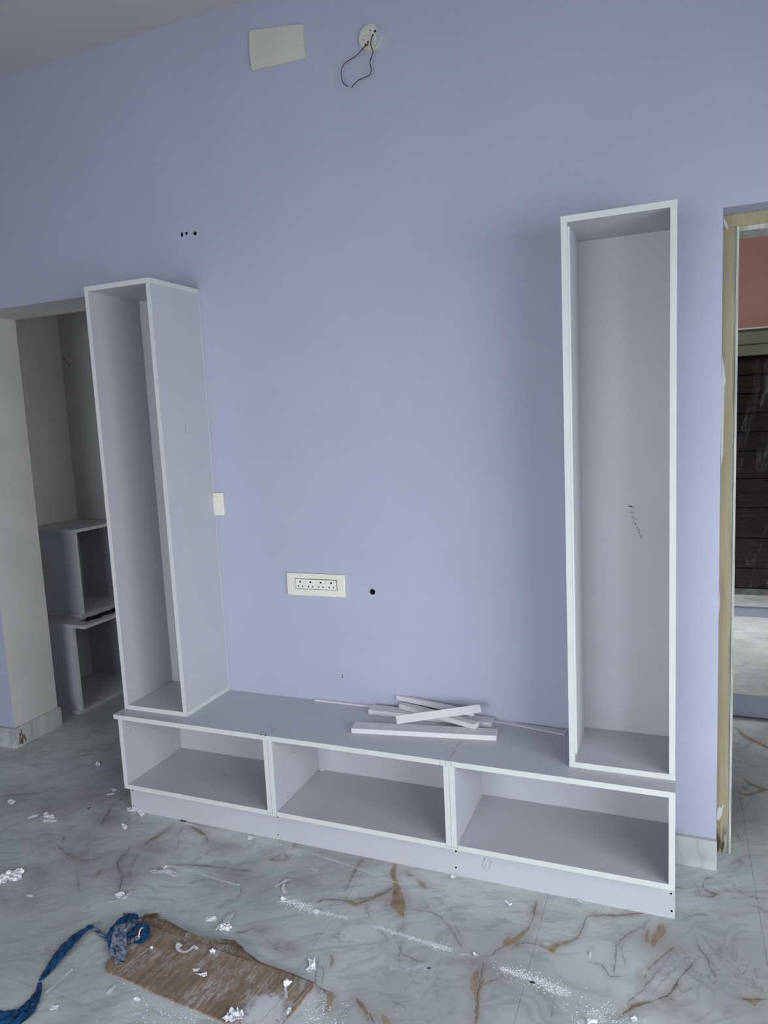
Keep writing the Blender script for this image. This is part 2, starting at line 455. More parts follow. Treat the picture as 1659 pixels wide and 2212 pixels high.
# ------------------------------------------------------------------ floor: tiles with drawn veins
TX0, TW, TY0, TLn = 0.4735, 0.6335, 0.085, 1.267
px = lambda *a: [FL(*p).xy for p in a]
VEINS = [   # (strength, points in photo pixels on the floor)
 (1., [(0,1719),(50,1716),(84,1713),(109,1704),(128,1697)]),
 (1., [(276,1714),(262,1726),(240,1743),(230,1763),(219,1782)]),
 (.7, [(0,1797),(25,1784),(55,1775),(85,1763)]),
 (.8, [(82,1810),(92,1803),(115,1802),(130,1803),(138,1808),(135,1820)]),
 (.8, [(120,1822),(140,1840),(165,1858),(190,1859),(218,1853)]),
 (.5, [(152,1842),(160,1850),(175,1852)]),
 (1., [(281,1823),(275,1840),(262,1852),(253,1865),(255,1875),(263,1888),(262,1905),(257,1925)]),
 (.5, [(300,1840),(290,1860),(280,1880),(283,1905)]),
 (.6, [(396,1784),(385,1800),(386,1825),(375,1840)]),
 (.5, [(0,1945),(18,1946),(40,1937)]),
 (.5, [(166,1874),(168,1900),(172,1926)]),
 (.6, [(376,1780),(355,1795),(335,1808),(315,1820)]),
 (.8, [(410,1783),(430,1795),(445,1805),(448,1818)]),
 (1., [(345,1866),(370,1868),(400,1868),(430,1870),(450,1871),(480,1874),(510,1880),(545,1882)]),
 (.8, [(585,1857),(600,1850),(612,1843)]), (.7, [(585,1857),(605,1858),(625,1852)]), (.6, [(612,1843),(622,1855),(632,1844)]),
 (.5, [(640,1821),(632,1832)]),
 (.9, [(680,1948),(705,1942),(730,1944),(755,1947),(800,1938),(830,1929),(848,1917)]),
 (.7, [(785,1852),(768,1875),(757,1900),(745,1925)]),
 (.7, [(788,1948),(795,1975),(805,1990),(815,2000)]),
 (.5, [(815,2000),(830,2020),(840,2035)]),
 (.6, [(862,1980),(870,2000),(874,2015)]),
 (.7, [(893,1966),(925,1968),(950,1980),(970,2000),(985,2025),(1000,2050)]),
 (.5, [(910,1943),(930,1965)]), (.45, [(925,1930),(950,1945),(975,1965),(985,2000),(1003,2040)]),
 (.8, [(1108,2046),(1120,2038),(1135,2036),(1155,2039),(1172,2042)]),
 (.7, [(1158,1950),(1152,1980),(1145,2000),(1125,2020)]),
 (.7, [(1085,2046),(1065,2060),(1047,2074)]),
 (.8, [(1047,2074),(1040,2095),(1036,2120),(1032,2155),(1028,2212)]),
 (.5, [(1044,2088),(1035,2130)]), (.6, [(1085,2110),(1060,2120),(1040,2130)]),
 (.9, [(1248,2024),(1260,2000),(1266,1982),(1290,1974),(1330,1978),(1388,1972)]),
 (.8, [(1405,1982),(1390,2000),(1350,2022),(1332,2042),(1330,2062),(1329,2085),(1325,2100)]),
 (.5, [(1340,2045),(1345,2065),(1352,2090)]),
 (.7, [(1272,2078),(1300,2084),(1312,2102),(1317,2111),(1346,2108)]),
 (.7, [(1452,2058),(1432,2085),(1416,2104),(1384,2143),(1355,2165)]),
 (1., [(1500,2075),(1485,2095),(1464,2116),(1461,2128),(1442,2152),(1404,2165),(1367,2174),(1336,2200)]),
 (.5, [(1463,2128),(1472,2145),(1500,2130)]),
 (.5, [(1470,2080),(1440,2110),(1408,2147)]),
 (.8, [(1500,2015),(1510,2049),(1527,2068),(1536,2092),(1545,2110)]), (.5, [(1515,2020),(1545,2055),(1560,2085)]),
 (1., [(1540,1895),(1527,1897),(1519,1906),(1519,1919),(1532,1927),(1546,1931),(1541,1937),(1520,1937)]),
 (.8, [(1496,1903),(1507,1916),(1509,1925),(1515,1937)]), (.5, [(1455,1921),(1475,1914)]),
 (.7, [(1469,1988),(1485,1982),(1500,1976),(1510,1974),(1530,1977)]), (.6, [(1500,1992),(1548,1988)]), (.6, [(1507,2003),(1528,2000)]),
 (.5, [(1530,1965),(1560,1972),(1600,1978)]),
 (.7, [(1595,2155),(1620,2160),(1659,2156)]),
 (.7, [(1560,1920),(1594,1927),(1621,1938),(1659,1941)]), (.5, [(1610,1952),(1640,1960),(1659,1973)]),
 (.6, [(1500,2113),(1520,2125),(1537,2137)]), (.5, [(1575,2030),(1620,2028)]),
 (.8, [(768,2157),(787,2178),(798,2192),(810,2212)]), (.6, [(768,2170),(752,2180),(740,2205)]),
 (.8, [(688,2076),(683,2100),(679,2122),(695,2136),(712,2150)]), (.7, [(690,2080),(699,2100),(697,2126)]), (.5, [(680,2120),(697,2160)]),
 (.6, [(857,2030),(862,2048),(871,2062),(897,2074),(922,2078)]),
 (.7, [(712,2030),(718,2022),(727,2026),(730,2016),(738,2011)]), (.5, [(730,2018),(735,2040)]),
 (.5, [(520,1915),(522,1930),(508,1945),(485,1955)]), (.5, [(500,1940),(480,1955),(465,1968)]),
 (.7, [(505,2015),(525,2014),(545,2006),(560,2012)]), (.5, [(575,2030),(600,2052),(615,2060)]),
 (.6, [(842,2160),(880,2177)]), (.5, [(1199,2150),(1195,2180),(1190,2200)]),
 (.5, [(870,2015),(860,2090)]), (.6, [(80,2145),(110,2128)]),
 (.9, [(1588,1570),(1600,1585),(1622,1600),(1659,1615)]), (.7, [(1582,1618),(1610,1615),(1626,1602)]),
 (.8, [(1598,1672),(1615,1690),(1640,1702),(1659,1708)]), (.6, [(1593,1690),(1625,1715)]),
 (.7, [(1585,1845),(1605,1866)]), (.6, [(1583,1850),(1600,1868)]), (.6, [(1590,1800),(1605,1825)]),
 (.8, [(255,1593),(238,1612),(243,1622)]), (.6, [(150,1600),(180,1595),(210,1602)]), (.6, [(160,1618),(190,1622)]),
 (.7, [(0,1645),(20,1637),(35,1632)]), (.6, [(48,1648),(90,1658)]), (.7, [(225,1680),(262,1667)]),
 (.5, [(60,1640),(100,1630),(130,1615)]), (.5, [(150,1640),(200,1628),(235,1618)]),
]
OCHRE = [   # ochre bodies: (u, v, half width in mm) along each
 [(358,1797,2),(345,1803,6),(335,1810,6),(322,1816,3),(314,1824,2),(311,1838,1)], [(410,1784,2),(425,1793,5),(440,1803,4),(447,1810,2),(448,1819,1)],
 [(586,1857,4),(603,1858,3),(620,1857,1)], [(641,1821,3),(633,1831,1)], [(783,1858,1),(774,1872,4),(762,1892,3),(752,1910,1)],
 [(748,1945,1),(757,1948,5),(768,1954,8),(778,1950,6),(800,1943,5),(820,1935,4),(848,1918,1)],
 [(853,1868,6),(847,1886,11),(853,1900,7),(857,1915,9),(858,1935,16),(861,1953,24),(866,1968,13),(870,1980,4),(874,1995,1)],
 [(876,1880,2),(884,1890,6),(892,1893,2)], [(900,1898,2),(912,1910,7),(920,1918,3)],
 [(1159,1948,2),(1154,1970,4),(1150,1985,1)], [(1147,1996,1),(1140,2006,4),(1126,2020,5),(1110,2032,8),(1096,2036,12),(1086,2044,2)], [(1098,2022,2),(1096,2034,5)],
 [(1168,2041,1),(1180,2048,6),(1190,2050,10),(1198,2044,8),(1212,2040,5),(1226,2036,5),(1240,2029,4),(1250,2022,2)], [(1192,2048,5),(1194,2056,2)],
 [(1030,2098,2),(1027,2112,8),(1025,2132,9),(1030,2150,5),(1031,2175,4),(1028,2212,4)], [(1022,2138,3),(1019,2143,1)], [(1086,2108,3),(1074,2114,2),(1058,2120,1)], [(1043,2118,3),(1037,2134,3)],
 [(1275,1977,1),(1286,1980,5),(1300,1977,1)], [(1308,1977,1),(1325,1978,5),(1355,1976,5),(1388,1972,2)],
 [(1428,1996,2),(1421,2010,7),(1415,2026,9),(1410,2046,3)], [(1400,2010,2),(1395,2022,5),(1400,2036,3)], [(1437,2004,1),(1432,2015,4),(1425,2026,2)],
 [(1455,2046,1),(1446,2054,3),(1424,2072,2),(1400,2094,3),(1392,2115,1)], [(1464,2122,2),(1458,2134,5),(1450,2144,2)], [(1440,2152,3),(1450,2158,4)], [(1402,2164,2),(1384,2168,5),(1366,2175,4),(1350,2188,1)],
 [(1536,1929,1),(1546,1932,5)], [(1604,2156,2),(1618,2160,7),(1630,2164,6),(1640,2158,3)], [(1628,2164,5),(1631,2173,2)],
 [(768,2156,2),(776,2166,7),(786,2178,5),(793,2195,3),(797,2208,1)], [(826,2194,2),(832,2204,8),(840,2216,4)], [(693,2136,2),(704,2142,5),(715,2149,9),(712,2166,9),(705,2185,4)], [(716,2062,2),(717,2072,6),(715,2088,3)],
 [(1592,1575,2),(1606,1588,7),(1630,1600,8),(1659,1616,9)], [(1600,1714,4),(1620,1717,8),(1650,1706,4)], [(1606,1682,2),(1625,1696,5),(1659,1706,6)],
 [(163,1846,1),(166,1853,4),(172,1854,1)], [(222,1875,2),(215,1884,5),(208,1890,2)],
]
BLUSH = [(150,1815,.12),(180,1850,.10),(230,1770,.10),(270,1885,.08),(290,1860,.08),(60,1890,.10),(110,1740,.16),(200,1720,.12),(30,1945,.10),
         (330,1830,.07),(480,1830,.06),(500,1885,.05),(660,1905,.05),(840,1945,.06),(1040,2090,.05),(1420,2030,.06),(560,2010,.04),(1470,2185,.06),(620,2045,.05)]
DUSTL = [(.9,.007,[(400,1779),(450,1793),(640,1833),(750,1868),(860,1908)]), (.8,.007,[(860,1908),(1000,1950),(1140,1998),(1265,2026)]),
         (.95,.006,[(345,1864),(400,1878),(520,1914)]), (.95,.014,[(608,1940),(640,1951),(665,1962)]), (1.1,.007,[(665,1964),(752,1984)]),
         (1.1,.008,[(806,2000),(870,2020),(940,2042)]), (1.2,.011,[(920,2036),(972,2051)]), (1.15,.011,[(1085,2092),(1150,2115),(1225,2144)]), (1.2,.018,[(1190,2135),(1222,2145)]),
         (.9,.03,[(1290,2195),(1265,2212)]), (.75,.05,[(490,2195),(560,2212)]), (.6,.05,[(680,2190),(640,2212)]), (.6,.05,[(330,2160),(430,2205)]), (.5,.05,[(250,2190),(400,2212)]),
         (.7,.012,[(290,1752),(420,1782)]), (.7,.02,[(620,1838),(645,1843)]), (.6,.05,[(1250,1945),(1330,1965)]), (.6,.03,[(850,2091),(925,2090)]), (.5,.03,[(1030,2003),(1060,2012)]),
         (.5,.05,[(330,1770),(270,1785)]), (.45,.06,[(20,1733),(110,1768)]), (.5,.04,[(300,2060),(330,2110)])]

def seg_field(pts, A, B):
    d = B - A; L2 = max(float(d @ d), 1e-12)
    t = np.clip(((pts - A) @ d) / L2, 0, 1)
    q = pts - (A + t[:, None] * d)
    dist = np.hypot(q[:, 0], q[:, 1])
    side = np.sign(d[0] * (pts[:, 1] - A[1]) - d[1] * (pts[:, 0] - A[0]))
    return dist, side, t
def to_np(pl): return [np.array(FL(*p).xy) for p in pl]
VN = [(w, to_np(p)) for w, p in VEINS]
def _gap(p, q):                     # closest approach of two veins, sampled
    P = np.array([a + (b - a) * t for a, b in zip(p[:-1], p[1:]) for t in (0, .25, .5, .75, 1)])
    Q = np.array([a + (b - a) * t for a, b in zip(q[:-1], q[1:]) for t in (0, .25, .5, .75, 1)])
    return np.sqrt(((P[:, None] - Q[None]) ** 2).sum(-1)).min()
NL = 4; LAYER = []                  # neighbouring veins go on different layers, so that their fields never mix
for k, (w, p) in enumerate(VN):
    near = [LAYER[j] for j in range(k) if _gap(p, VN[j][1]) < .04]
    LAYER.append(min(range(NL), key=lambda l: (near.count(l), l)))
 
ON = [[(np.array(FL(u, v).xy), r * .001) for u, v, r in p] for p in OCHRE]
DN = [(a, r, to_np(p)) for a, r, p in DUSTL]; BN = [(np.array(FL(u, v).xy), r) for u, v, r in BLUSH]
def fields(pts):
    n = len(pts)
    lay = []; halo = np.zeros(n)
    for l in range(NL):
        best = np.full(n, .2); sd = np.full(n, .2); sw = np.zeros(n)
        for (w, pl), ll in zip(VN, LAYER):
            if ll != l: continue
            for i in range(len(pl) - 1):
                d, s, t = seg_field(pts, pl[i], pl[i + 1])
                fade = np.ones(n)
                if i == 0: fade = np.minimum(fade, .3 + np.clip(t * 2, 0, .7))
                if i == len(pl) - 2: fade = np.minimum(fade, .3 + np.clip((1 - t) * 2, 0, .7))
                k = d < best
                best[k] = d[k]; sd[k] = (d * np.where(s == 0, 1, s))[k]; sw[k] = (w * fade)[k]
        halo = np.maximum(halo, sw * np.exp(-(best / .013) ** 2))
        lay += [sd, sw * np.clip((.015 - best) / .005, 0, 1)]
    oc = np.full(n, -.05)
    for pl in ON:
        for i in range(len(pl) - 1):
            d, _, t = seg_field(pts, pl[i][0], pl[i + 1][0]); oc = np.maximum(oc, pl[i][1] * (1 - t) + pl[i + 1][1] * t - d)
    du = np.zeros(n)
    for a, r, pl in DN:
        for i in range(len(pl) - 1):
            d, _, _ = seg_field(pts, pl[i], pl[i + 1]); du = np.maximum(du, a * np.exp(-(d / r) ** 2))
    bl = np.zeros(n)
    for c, r in BN:
        dx = pts - c; bl = np.maximum(bl, np.exp(-((dx[:, 0] / (r * 1.3)) ** 2 + (dx[:, 1] / (r * .8)) ** 2)))
    return lay + [oc, du, bl, halo]

floor = box('floor', XL, XR, YF, 3.75, -.10, -.0012, 'grout')
struct(floor, 'grey veined marble tile floor dusted with white sawdust', 'floor')
def tile(x0, x1, y0, y1, fine):
    g = .0004
    x0 += g; x1 -= g; y0 += g; y1 -= g
    nx, ny = (int((x1 - x0) / .008), int((y1 - y0) / .008)) if fine else (1, 1)
    nx = max(nx, 1); ny = max(ny, 1)
    xs = np.linspace(x0, x1, nx + 1); ys = np.linspace(y0, y1, ny + 1)
    gx, gy = np.meshgrid(xs, ys)
    top = np.c_[gx.ravel(), gy.ravel(), np.zeros(gx.size)]
    idx = np.arange((nx + 1) * (ny + 1)).reshape(ny + 1, nx + 1)
    faces = np.c_[idx[:-1, :-1].ravel(), idx[:-1, 1:].ravel(), idx[1:, 1:].ravel(), idx[1:, :-1].ravel()].tolist()
    loop = list(idx[0, :]) + list(idx[1:, -1]) + list(idx[-1, :-1][::-1]) + list(idx[1:-1, 0][::-1])
    b0 = len(top); low = top[loop].copy(); low[:, 2] = -.0012
    verts = np.vstack([top, low]); L = len(loop)
    for i in range(L):
        faces.append([loop[(i + 1) % L], loop[i], b0 + i, b0 + (i + 1) % L])
    me = bpy.data.meshes.new('tile'); me.from_pydata(verts.tolist(), [], faces)
    nv = len(verts)
    f = fields(verts[:, :2]) if fine else [np.full(nv, .2), np.zeros(nv)] * NL + [np.full(nv, -.05)] + [np.zeros(nv)] * 3
    for nm, arr in zip([q % l for l in range(NL) for q in ('vein%d', 'veinw%d')] + ['ochre', 'dust', 'blush', 'halo'], f):
        at = me.attributes.new(nm, 'FLOAT', 'POINT'); at.data.foreach_set('value', np.ascontiguousarray(arr, dtype=np.float32))
    return link('tile', me, 'marble', floor)
for j in range(-4, 2):
    y0 = TY0 + j * TLn; y1 = y0 + TLn
    for i in range(-5, 7):
        x0 = TX0 + i * TW; x1 = x0 + TW
        a0, a1, b0, b1 = max(x0, XL), min(x1, XR), max(y0, YF), min(y1, 1.372)
        if a1 - a0 < .02 or b1 - b0 < .02: continue
        fine = (j in (-1, 0) and -3 <= i <= 3) or (j == -2 and 0 <= i <= 2)
        if j == 0 and fine and i in (0, 1): fine = False
        if j == 1: continue
        tile(a0, a1, b0, b1, fine)

# ------------------------------------------------------------------ skirting
bR = box('baseboard_right', 2.1305, 2.262, -.018, 0, 0, .106, 'skirt', None, .0015)
struct(bR, 'short marble skirting piece between the unit and the doorway', 'skirting')
bL = box('baseboard_left', XL, OL0 + .017, -.018, 0, 0, .104, 'skirt', None, .0015)
struct(bL, 'marble skirting along the wall left of the opening', 'skirting')
bJ = box('baseboard_jamb', OL0, OL0 + .017, .0, TH + .005, 0, .104, 'skirt', None, .0015)
struct(bJ, 'marble skirting on the side of the grey opening', 'skirting')
# broken mortar behind the skirting corner
bm = bmesh.new()
for k in range(14):
    a = random.uniform(.002, .04); z = random.uniform(.01, .075)
    add_box(bm, OL0 + .0165, OL0 + .0185 + random.uniform(0, .001), a, a + random.uniform(.003, .008), z, z + random.uniform(.012, .03))
finish('chipped_edge', bm, 'brownpaper', bJ)

# ------------------------------------------------------------------ alcove behind the left opening
AY = 1.0
struct(box('wall_alcove_left', -1.60, -1.47, TH, AY + .12, 0, 2.62, 'putty'), 'unpainted grey side wall inside the alcove', 'wall')
aw = box('wall_alcove_rear', -1.60, 1.1, AY, AY + .12, 0, 2.62, 'putty')
struct(aw, 'unpainted grey rear wall of the dark alcove', 'wall')
struct(box('wall_alcove_right', 1.02, 1.1, TH, AY, 0, 2.62, 'putty'), 'grey end wall closing the alcove', 'wall')
struct(box('ceiling_alcove', -1.60, 1.1, TH, AY + .12, 2.62, 2.72, 'putty'), 'grey ceiling inside the alcove', 'ceiling')
hs = []
for (u, v, r) in ((138, 774.5, .0045), (141, 777.5, .003), (146.5, 785, .003), (149.5, 788.5, .0045)):
    hs.append(disc('drill_hole', SX(u, v, -1.47) if SX(u, v, -1.47).y < AY else WL(u, v, AY), (1, 0, 0) if SX(u, v, -1.47).y < AY else (0, 1, 0), r, .002, 'hole', aw, 10))

# ------------------------------------------------------------------ doorway frame on the right
fr = empty('door_1', (2.29, .1, 0)); struct(fr, 'door frame primed beige with chalky white inner edge', 'door frame')
FY = .10
box('jamb', DR0 + .0005, 2.2985, FY, FY + .13, 0.0, 2.137, 'primer', fr, .0015)
box('jamb_bead', 2.2985, 2.3045, FY + .004, FY + .13, 0, 2.137, 'rebate', fr, .001)
box('jamb_edge', 2.3045, 2.3125, FY - .003, FY + .13, 0, 2.137, 'rebate', fr, .0015)
box('jamb', 3.14, DR1 - .0005, FY, FY + .13, 0, 2.137, 'primer', fr, .0015)
box('head', DR0 + .0005, DR1 - .0005, FY, FY + .13, 2.137, DRZ - .0005, 'primer', fr, .0015)
box('head_bead', 2.3125, 3.14, FY + .004, FY + .13, 2.122, 2.137, 'rebate', fr, .001)
def smear(pts, y=FY, name='putty_smear', mat='edge'):
    bm = bmesh.new()
    lo = [bm.verts.new(WL(u, v, y)) for u, v in pts]; hi = [bm.verts.new(WL(u, v, y) + Vector((0, -.0012, 0))) for u, v in pts]
    bm.faces.new(hi)
    for i in range(len(pts)): bm.faces.new((lo[i], lo[(i + 1) % len(pts)], hi[(i + 1) % len(pts)], hi[i]))
    bmesh.ops.triangulate(bm, faces=[f for f in bm.faces if len(f.verts) > 4])
    return finish(name, bm, mat, fr)
smear([(1560,768),(1564,790),(1568,825),(1565,835),(1564,870),(1563,930),(1562,980),(1557,1012),(1557,900),(1558,820)])
smear([(1553,1742),(1558,1745),(1563,1735),(1559,1760),(1553,1773),(1548,1770),(1549,1750)])
smear([(1563,470),(1570,482),(1573,492),(1570,495),(1564,486)])
smear([(1554,1275),(1555.5,1290),(1554,1320),(1552.5,1320),(1553,1290)])

# ------------------------------------------------------------------ foyer seen through the doorway
R1Y, R2Y, P1Z, P2Z = 1.372, 2.86, .118, .205
struct(box('wall_foyer_left', 1.1, 1.2, TH, 3.9, 0, 3.0, 'putty'), 'grey side wall of the foyer beyond the doorway', 'wall')
struct(box('wall_foyer_right', 4.3, 4.4, TH, 3.9, 0, 3.0, 'putty'), 'grey far side wall of the foyer', 'wall')
struct(box('ceiling_foyer', 1.1, 4.4, TH, 3.9, 3.0, 3.1, 'putty'), 'grey ceiling of the foyer beyond the doorway', 'ceiling')
s1 = empty('step', (2.7, R1Y, 0)); tag(s1, 'wide low platform with lavender riser and pale marble top beyond doorway', 'step')
box('riser', 1.2, 4.3, R1Y, R1Y + .02, 0.0, P1Z - .012, 'paint', s1)
box('tread', 1.2, 4.3, R1Y - .004, R2Y, P1Z - .012, P1Z, 'skirt', s1)
box('core', 1.2, 4.3, R1Y + .02, R2Y, 0.0, P1Z - .012, 'putty', s1)
s2 = empty('step', (2.7, R2Y, P1Z)); tag(s2, 'upper marble step with lavender riser below the dark panelled door', 'step')
box('riser', 1.2, 4.3, R2Y, R2Y + .02, P1Z, P2Z - .012, 'paint', s2)
box('tread', 1.2, 4.3, R2Y - .004, 3.14, P2Z - .012, P2Z, 'skirt', s2)
box('nosing', 1.2, 4.3, R2Y - .006, R2Y - .004, P2Z - .012, P2Z - .001, 'edge', s2)
box('core', 1.2, 4.3, R2Y + .02, 3.2, 0.0, P2Z - .012, 'putty', s2)
box('threshold', 1.2, 4.3, 3.14, 3.2, P2Z - .012, P2Z + .045, 'granite', s2)
bm = bmesh.new()
add_box(bm, 1.2, 4.3, 3.0, 3.2, 2.085, 3.0)
struct(finish('wall_foyer_rear', bm, 'maroon'), 'dusty red painted wall above the dark door', 'wall')
struct(box('trim_1', 1.2, 4.3, 2.995, 3.2, 2.075, 2.085, 'edge'), 'thin pale line at the foot of the red wall', 'trim')
struct(box('trim_2', 1.2, 4.3, 3.04, 3.2, 1.98, 2.075, 'olive'), 'olive grey lintel band under the red wall', 'trim')
struct(box('trim_3', 1.2, 4.3, 3.06, 3.2, 1.905, 1.98, 'olive'), 'lower olive grey lintel band above the dark door', 'trim')
struct(box('wall_foyer_end', 1.1, 4.4, 3.8, 3.9, 0, 3.0, 'putty'), 'grey wall closing the foyer behind the dark door', 'wall')
dd = empty('panelled_door', (3.1, 3.1, P2Z + .045)); tag(dd, 'dark stained door of wide horizontal boards behind clear plastic', 'door')
zs = [P2Z + .045, .40, .62, .84, 1.05, 1.245, 1.38, 1.51, 1.645, 1.775, 1.905]
for a, b in zip(zs[:-1], zs[1:]):
    box('board', 2.2, 3.95, 3.142, 3.18, a + .004, b - .004, 'blackdoor', dd, .003)
box('backing', 2.2, 3.95, 3.18, 3.2, P2Z + .045, 1.905, 'hole', dd)
bm = bmesh.new(); nu, nv = 26, 40
grid = []
for i in range(nv + 1):
    row = []
    for k in range(nu + 1):
        t = i / nv; w = .26 + .62 * (1 - t) ** 1.4
        x = 2.67 + .28 * t * .2 - w * .5 + (k / nu) * w * 1.3 + .03
        z = .27 + 1.6 * t
        y = 3.125 - .010 - .012 * math.sin(k * 1.1 + t * 5) - .008 * math.sin(k * 2.3 - t * 9) - .03 * (1 - t) * abs(math.sin(k * .37))
        row.append(bm.verts.new((x, y, z)))
    grid.append(row)
for i in range(nv):
    for k in range(nu): bm.faces.new((grid[i][k], grid[i][k + 1], grid[i + 1][k + 1], grid[i + 1][k]))
tag(finish('plastic_sheet', bm, 'film', None, True), 'clear crinkled plastic sheet hanging over the dark panelled door', 'plastic sheet')

# ================================================================== THE UNIT
BT, BB, BD, W = .4427, .1263, .361, 2.13        # base: top, underside, depth, width
T = .0185
def panel(name, x0, x1, y0, y1, z0, z1, parent, bands=('front',), eb=.001):
    """board with a thin white edge strip glued on the named edges"""
    X0, X1, Y0, Y1, Z0, Z1 = x0, x1, y0, y1, z0, z1
    if 'front' in bands: Y0 += eb
    if 'right' in bands: X1 -= eb
    if 'left' in bands: X0 += eb
    if 'xfront' in bands: X1 -= eb
    o = box(name, X0, X1, Y0, Y1, Z0, Z1, 'laminate', parent)
    def band(*a):
        bm = bmesh.new(); add_box(bm, *a)
        me = bpy.data.meshes.new('edge_band'); bmesh.ops.recalc_face_normals(bm, faces=bm.faces); bm.to_mesh(me); bm.free()
        b = bpy.data.objects.new('edge_band', me); COL.objects.link(b); me.materials.append(M['edge'])
        b.parent = o; b.matrix_parent_inverse = o.matrix_world.inverted() if False else Matrix.Identity(4)
        if parent is not None: b.matrix_parent_inverse = (Matrix.Translation(parent.location) @ o.matrix_parent_inverse).inverted()
    if 'front' in bands: band(x0, x1, y0, Y0, z0, z1)
    if 'right' in bands: band(X1, x1, Y0, y1, z0, z1)
    if 'left' in bands: band(x0, X0, Y0, y1, z0, z1)
    return o

unit = empty('tv_cabinet', (W / 2, -BD / 2, 0))
tag(unit, 'long low white open TV cabinet with three bays on a plinth', 'cabinet')
slab = panel('top_board', 0, W, -BD, -.0005, BT - T, BT, unit, ('front', 'left'))
panel('bottom_board', .022, W, -BD, -.0005, BB, BB + T, unit, ('front',))
zt, zb = BT - T, BB + T
panel('side_panel', .022, .0405, -BD, -.0005, zb, zt, unit)
for a in (.7063, .7263, 1.408, 1.4277):
    panel('divider', a, a + .0188, -BD, -.0005, zb, zt, unit)
panel('side_panel', W - T, W, -BD, -.0005, zb, zt, unit)
for a, b in ((.0405, .7063), (.7451, 1.408), (1.4465, W - T)):
    box('back_panel', a, b, -.0125, -.0008, zb, zt, 'laminate', unit)
plinth = box('plinth_board', .004, W, -.313, -.2945, 0, BB, 'laminate', unit)
box('plinth_support', .022, .04, -.2945, -.02, 0, BB, 'laminate', unit)
box('plinth_support', W - T, W, -.2945, -.02, 0, BB, 'laminate', unit)
for (u, v) in [(288,1741),(286.5,1707),(600,1765),(601,1803),(985,1839),(985,1874),(1449.6,1930.5),(1451,1968)]:
    p = WL(u, v, -.3132)
    disc('screw_hole', p, (0, -1, 0), .0036 if u > 900 else .0032, .0012, 'hole', unit, 12)
    disc('screw_rim', p + Vector((0, .0004, 0)), (0, -1, 0), .0058, .0008, 'edge', unit, 14)
for (u, v) in [(653,1517),(660,1520),(619,1543),(632,1541),(587,1568),(593,1572),(969,1620),(984,1619),(1451,1691)]:
    disc('screw_head', FL(u, v, BT + .0006), (0, 0, 1), .0042, .0014, 'edge', unit, 12)
    disc('screw_recess', FL(u, v + 1.6, BT + .0004), (0, 0, 1), .0034, .001, 'screw', unit, 10)
for (u, v) in [(563.5,1587.2),(573.6,1588.6)]:
    disc('screw_hole', WL(u, v, -BD - .0002), (0, -1, 0), .0026, .001, 'hole', unit, 10)
fs = lambda *q: [(WL(*a, -BD), WL(*b, -BD)) for a, b in q]
strokes('cut_mark', fs(((558.5,1587),(558.5,1596)), ((950,1643),(950.5,1653)), ((962.5,1645),(963,1655)), ((974.5,1647),(975,1656)),
                       ((588,1752),(589,1759)), ((597.5,1756),(598.5,1764)), ((976,1826),(976.5,1833)), ((988,1827),(988.5,1835)), ((578.5,1754),(579,1759))), .0016, (0, -1, 0), 'screw', unit)
strokes('nail_mark', fs(((584,1756),(584,1758)), ((969.5,1828),(969.7,1829.5)), ((981,1830),(981,1831.5)), ((964,1826),(964,1828))), .0022, (0, -1, 0), 'hole', unit)
ts = lambda *q: [(FL(*a, BT), FL(*b, BT)) for a, b in q]
strokes('pencil_line', ts(((997,1599),(985,1615)), ((982,1622),(972,1638)), ((588,1578),(584,1582))), .0012, (0, 0, 1), 'faint', unit)
strokes('pencil_line', [(FL(*a, zb), FL(*b, zb)) for a, b in (((476,1672),(494,1673)), ((478,1674),(490,1675)))], .0012, (0, 0, 1), 'faint', unit)
ps = lambda *q: [(WL(*a, -.313), WL(*b, -.313)) for a, b in q]
strokes('faint_scribble', ps(((1046,1858),(1041,1872)), ((1040,1871),(1050,1880)), ((1050,1864),(1046,1876)), ((1062,1860),(1055,1878)), ((1052,1858),(1060,1862))), .0012, (0, -1, 0), 'faint', unit, joined=True)
disc('nail_mark', WL(1046.5, 1856, -.3132), (0, -1, 0), .0018, .0008, 'hole', unit, 8)
dv = lambda *q: [(SX(*a, .7452), SX(*b, .7452)) for a, b in q]
strokes('drill_mark', dv(((598,1606),(599,1610)), ((634,1627),(636,1625)), ((622,1710),(622.5,1713)), ((632,1713),(633,1716)), ((606,1717),(606.5,1720)), ((622,1721),(623,1724))), .003, (1, 0, 0), 'faint', unit)
lv = lambda *q: [(SX(*a, .0406), SX(*b, .0406)) for a, b in q]
strokes('pencil_line', lv(((274,1586),(284,1577)), ((331,1575),(336,1571))), .0015, (1, 0, 0), 'faint', unit)

def tower(name, label, x0, x1, d, z0, z1, batten):
    t = empty(name, ((x0 + x1) / 2, -d / 2, z0)); tag(t, label, 'cabinet', 'tall open towers on the base')
    panel('bottom_board', x0, x1, -d, -.006, z0, z0 + T, t, ('front', 'right', 'left'))
    panel('top_board', x0, x1, -d, -.006, z1 - T, z1, t, ('front', 'right', 'left'))
    panel('side_panel', x0 + .0006, x0 + T, -d + .0006, -.006, z0 + T, z1 - T, t)
    sp = panel('side_panel', x1 - T, x1 - .0006, -d + .0006, -.006, z0 + T, z1 - T, t)
    box('back_panel', x0 + T, x1 - T, -.0118, -.006, z0 + T, z1 - T, 'laminate', t)
    box('back_edge', x0 + .0005, x1, -.006, -.0005, z0, z1, 'edge', t)
    if batten:
        box('batten', x0 + T, x0 + T + .006, -d + .006, -d + .022, z0 + T + .028, z1 - T - .012, 'edge', t)
    return t
tL = tower('tower_cabinet', 'tall narrow open cabinet beside the grey opening, its side panel showing', .0055, .3204, .3005, BT + .0004, 2.1476, False)
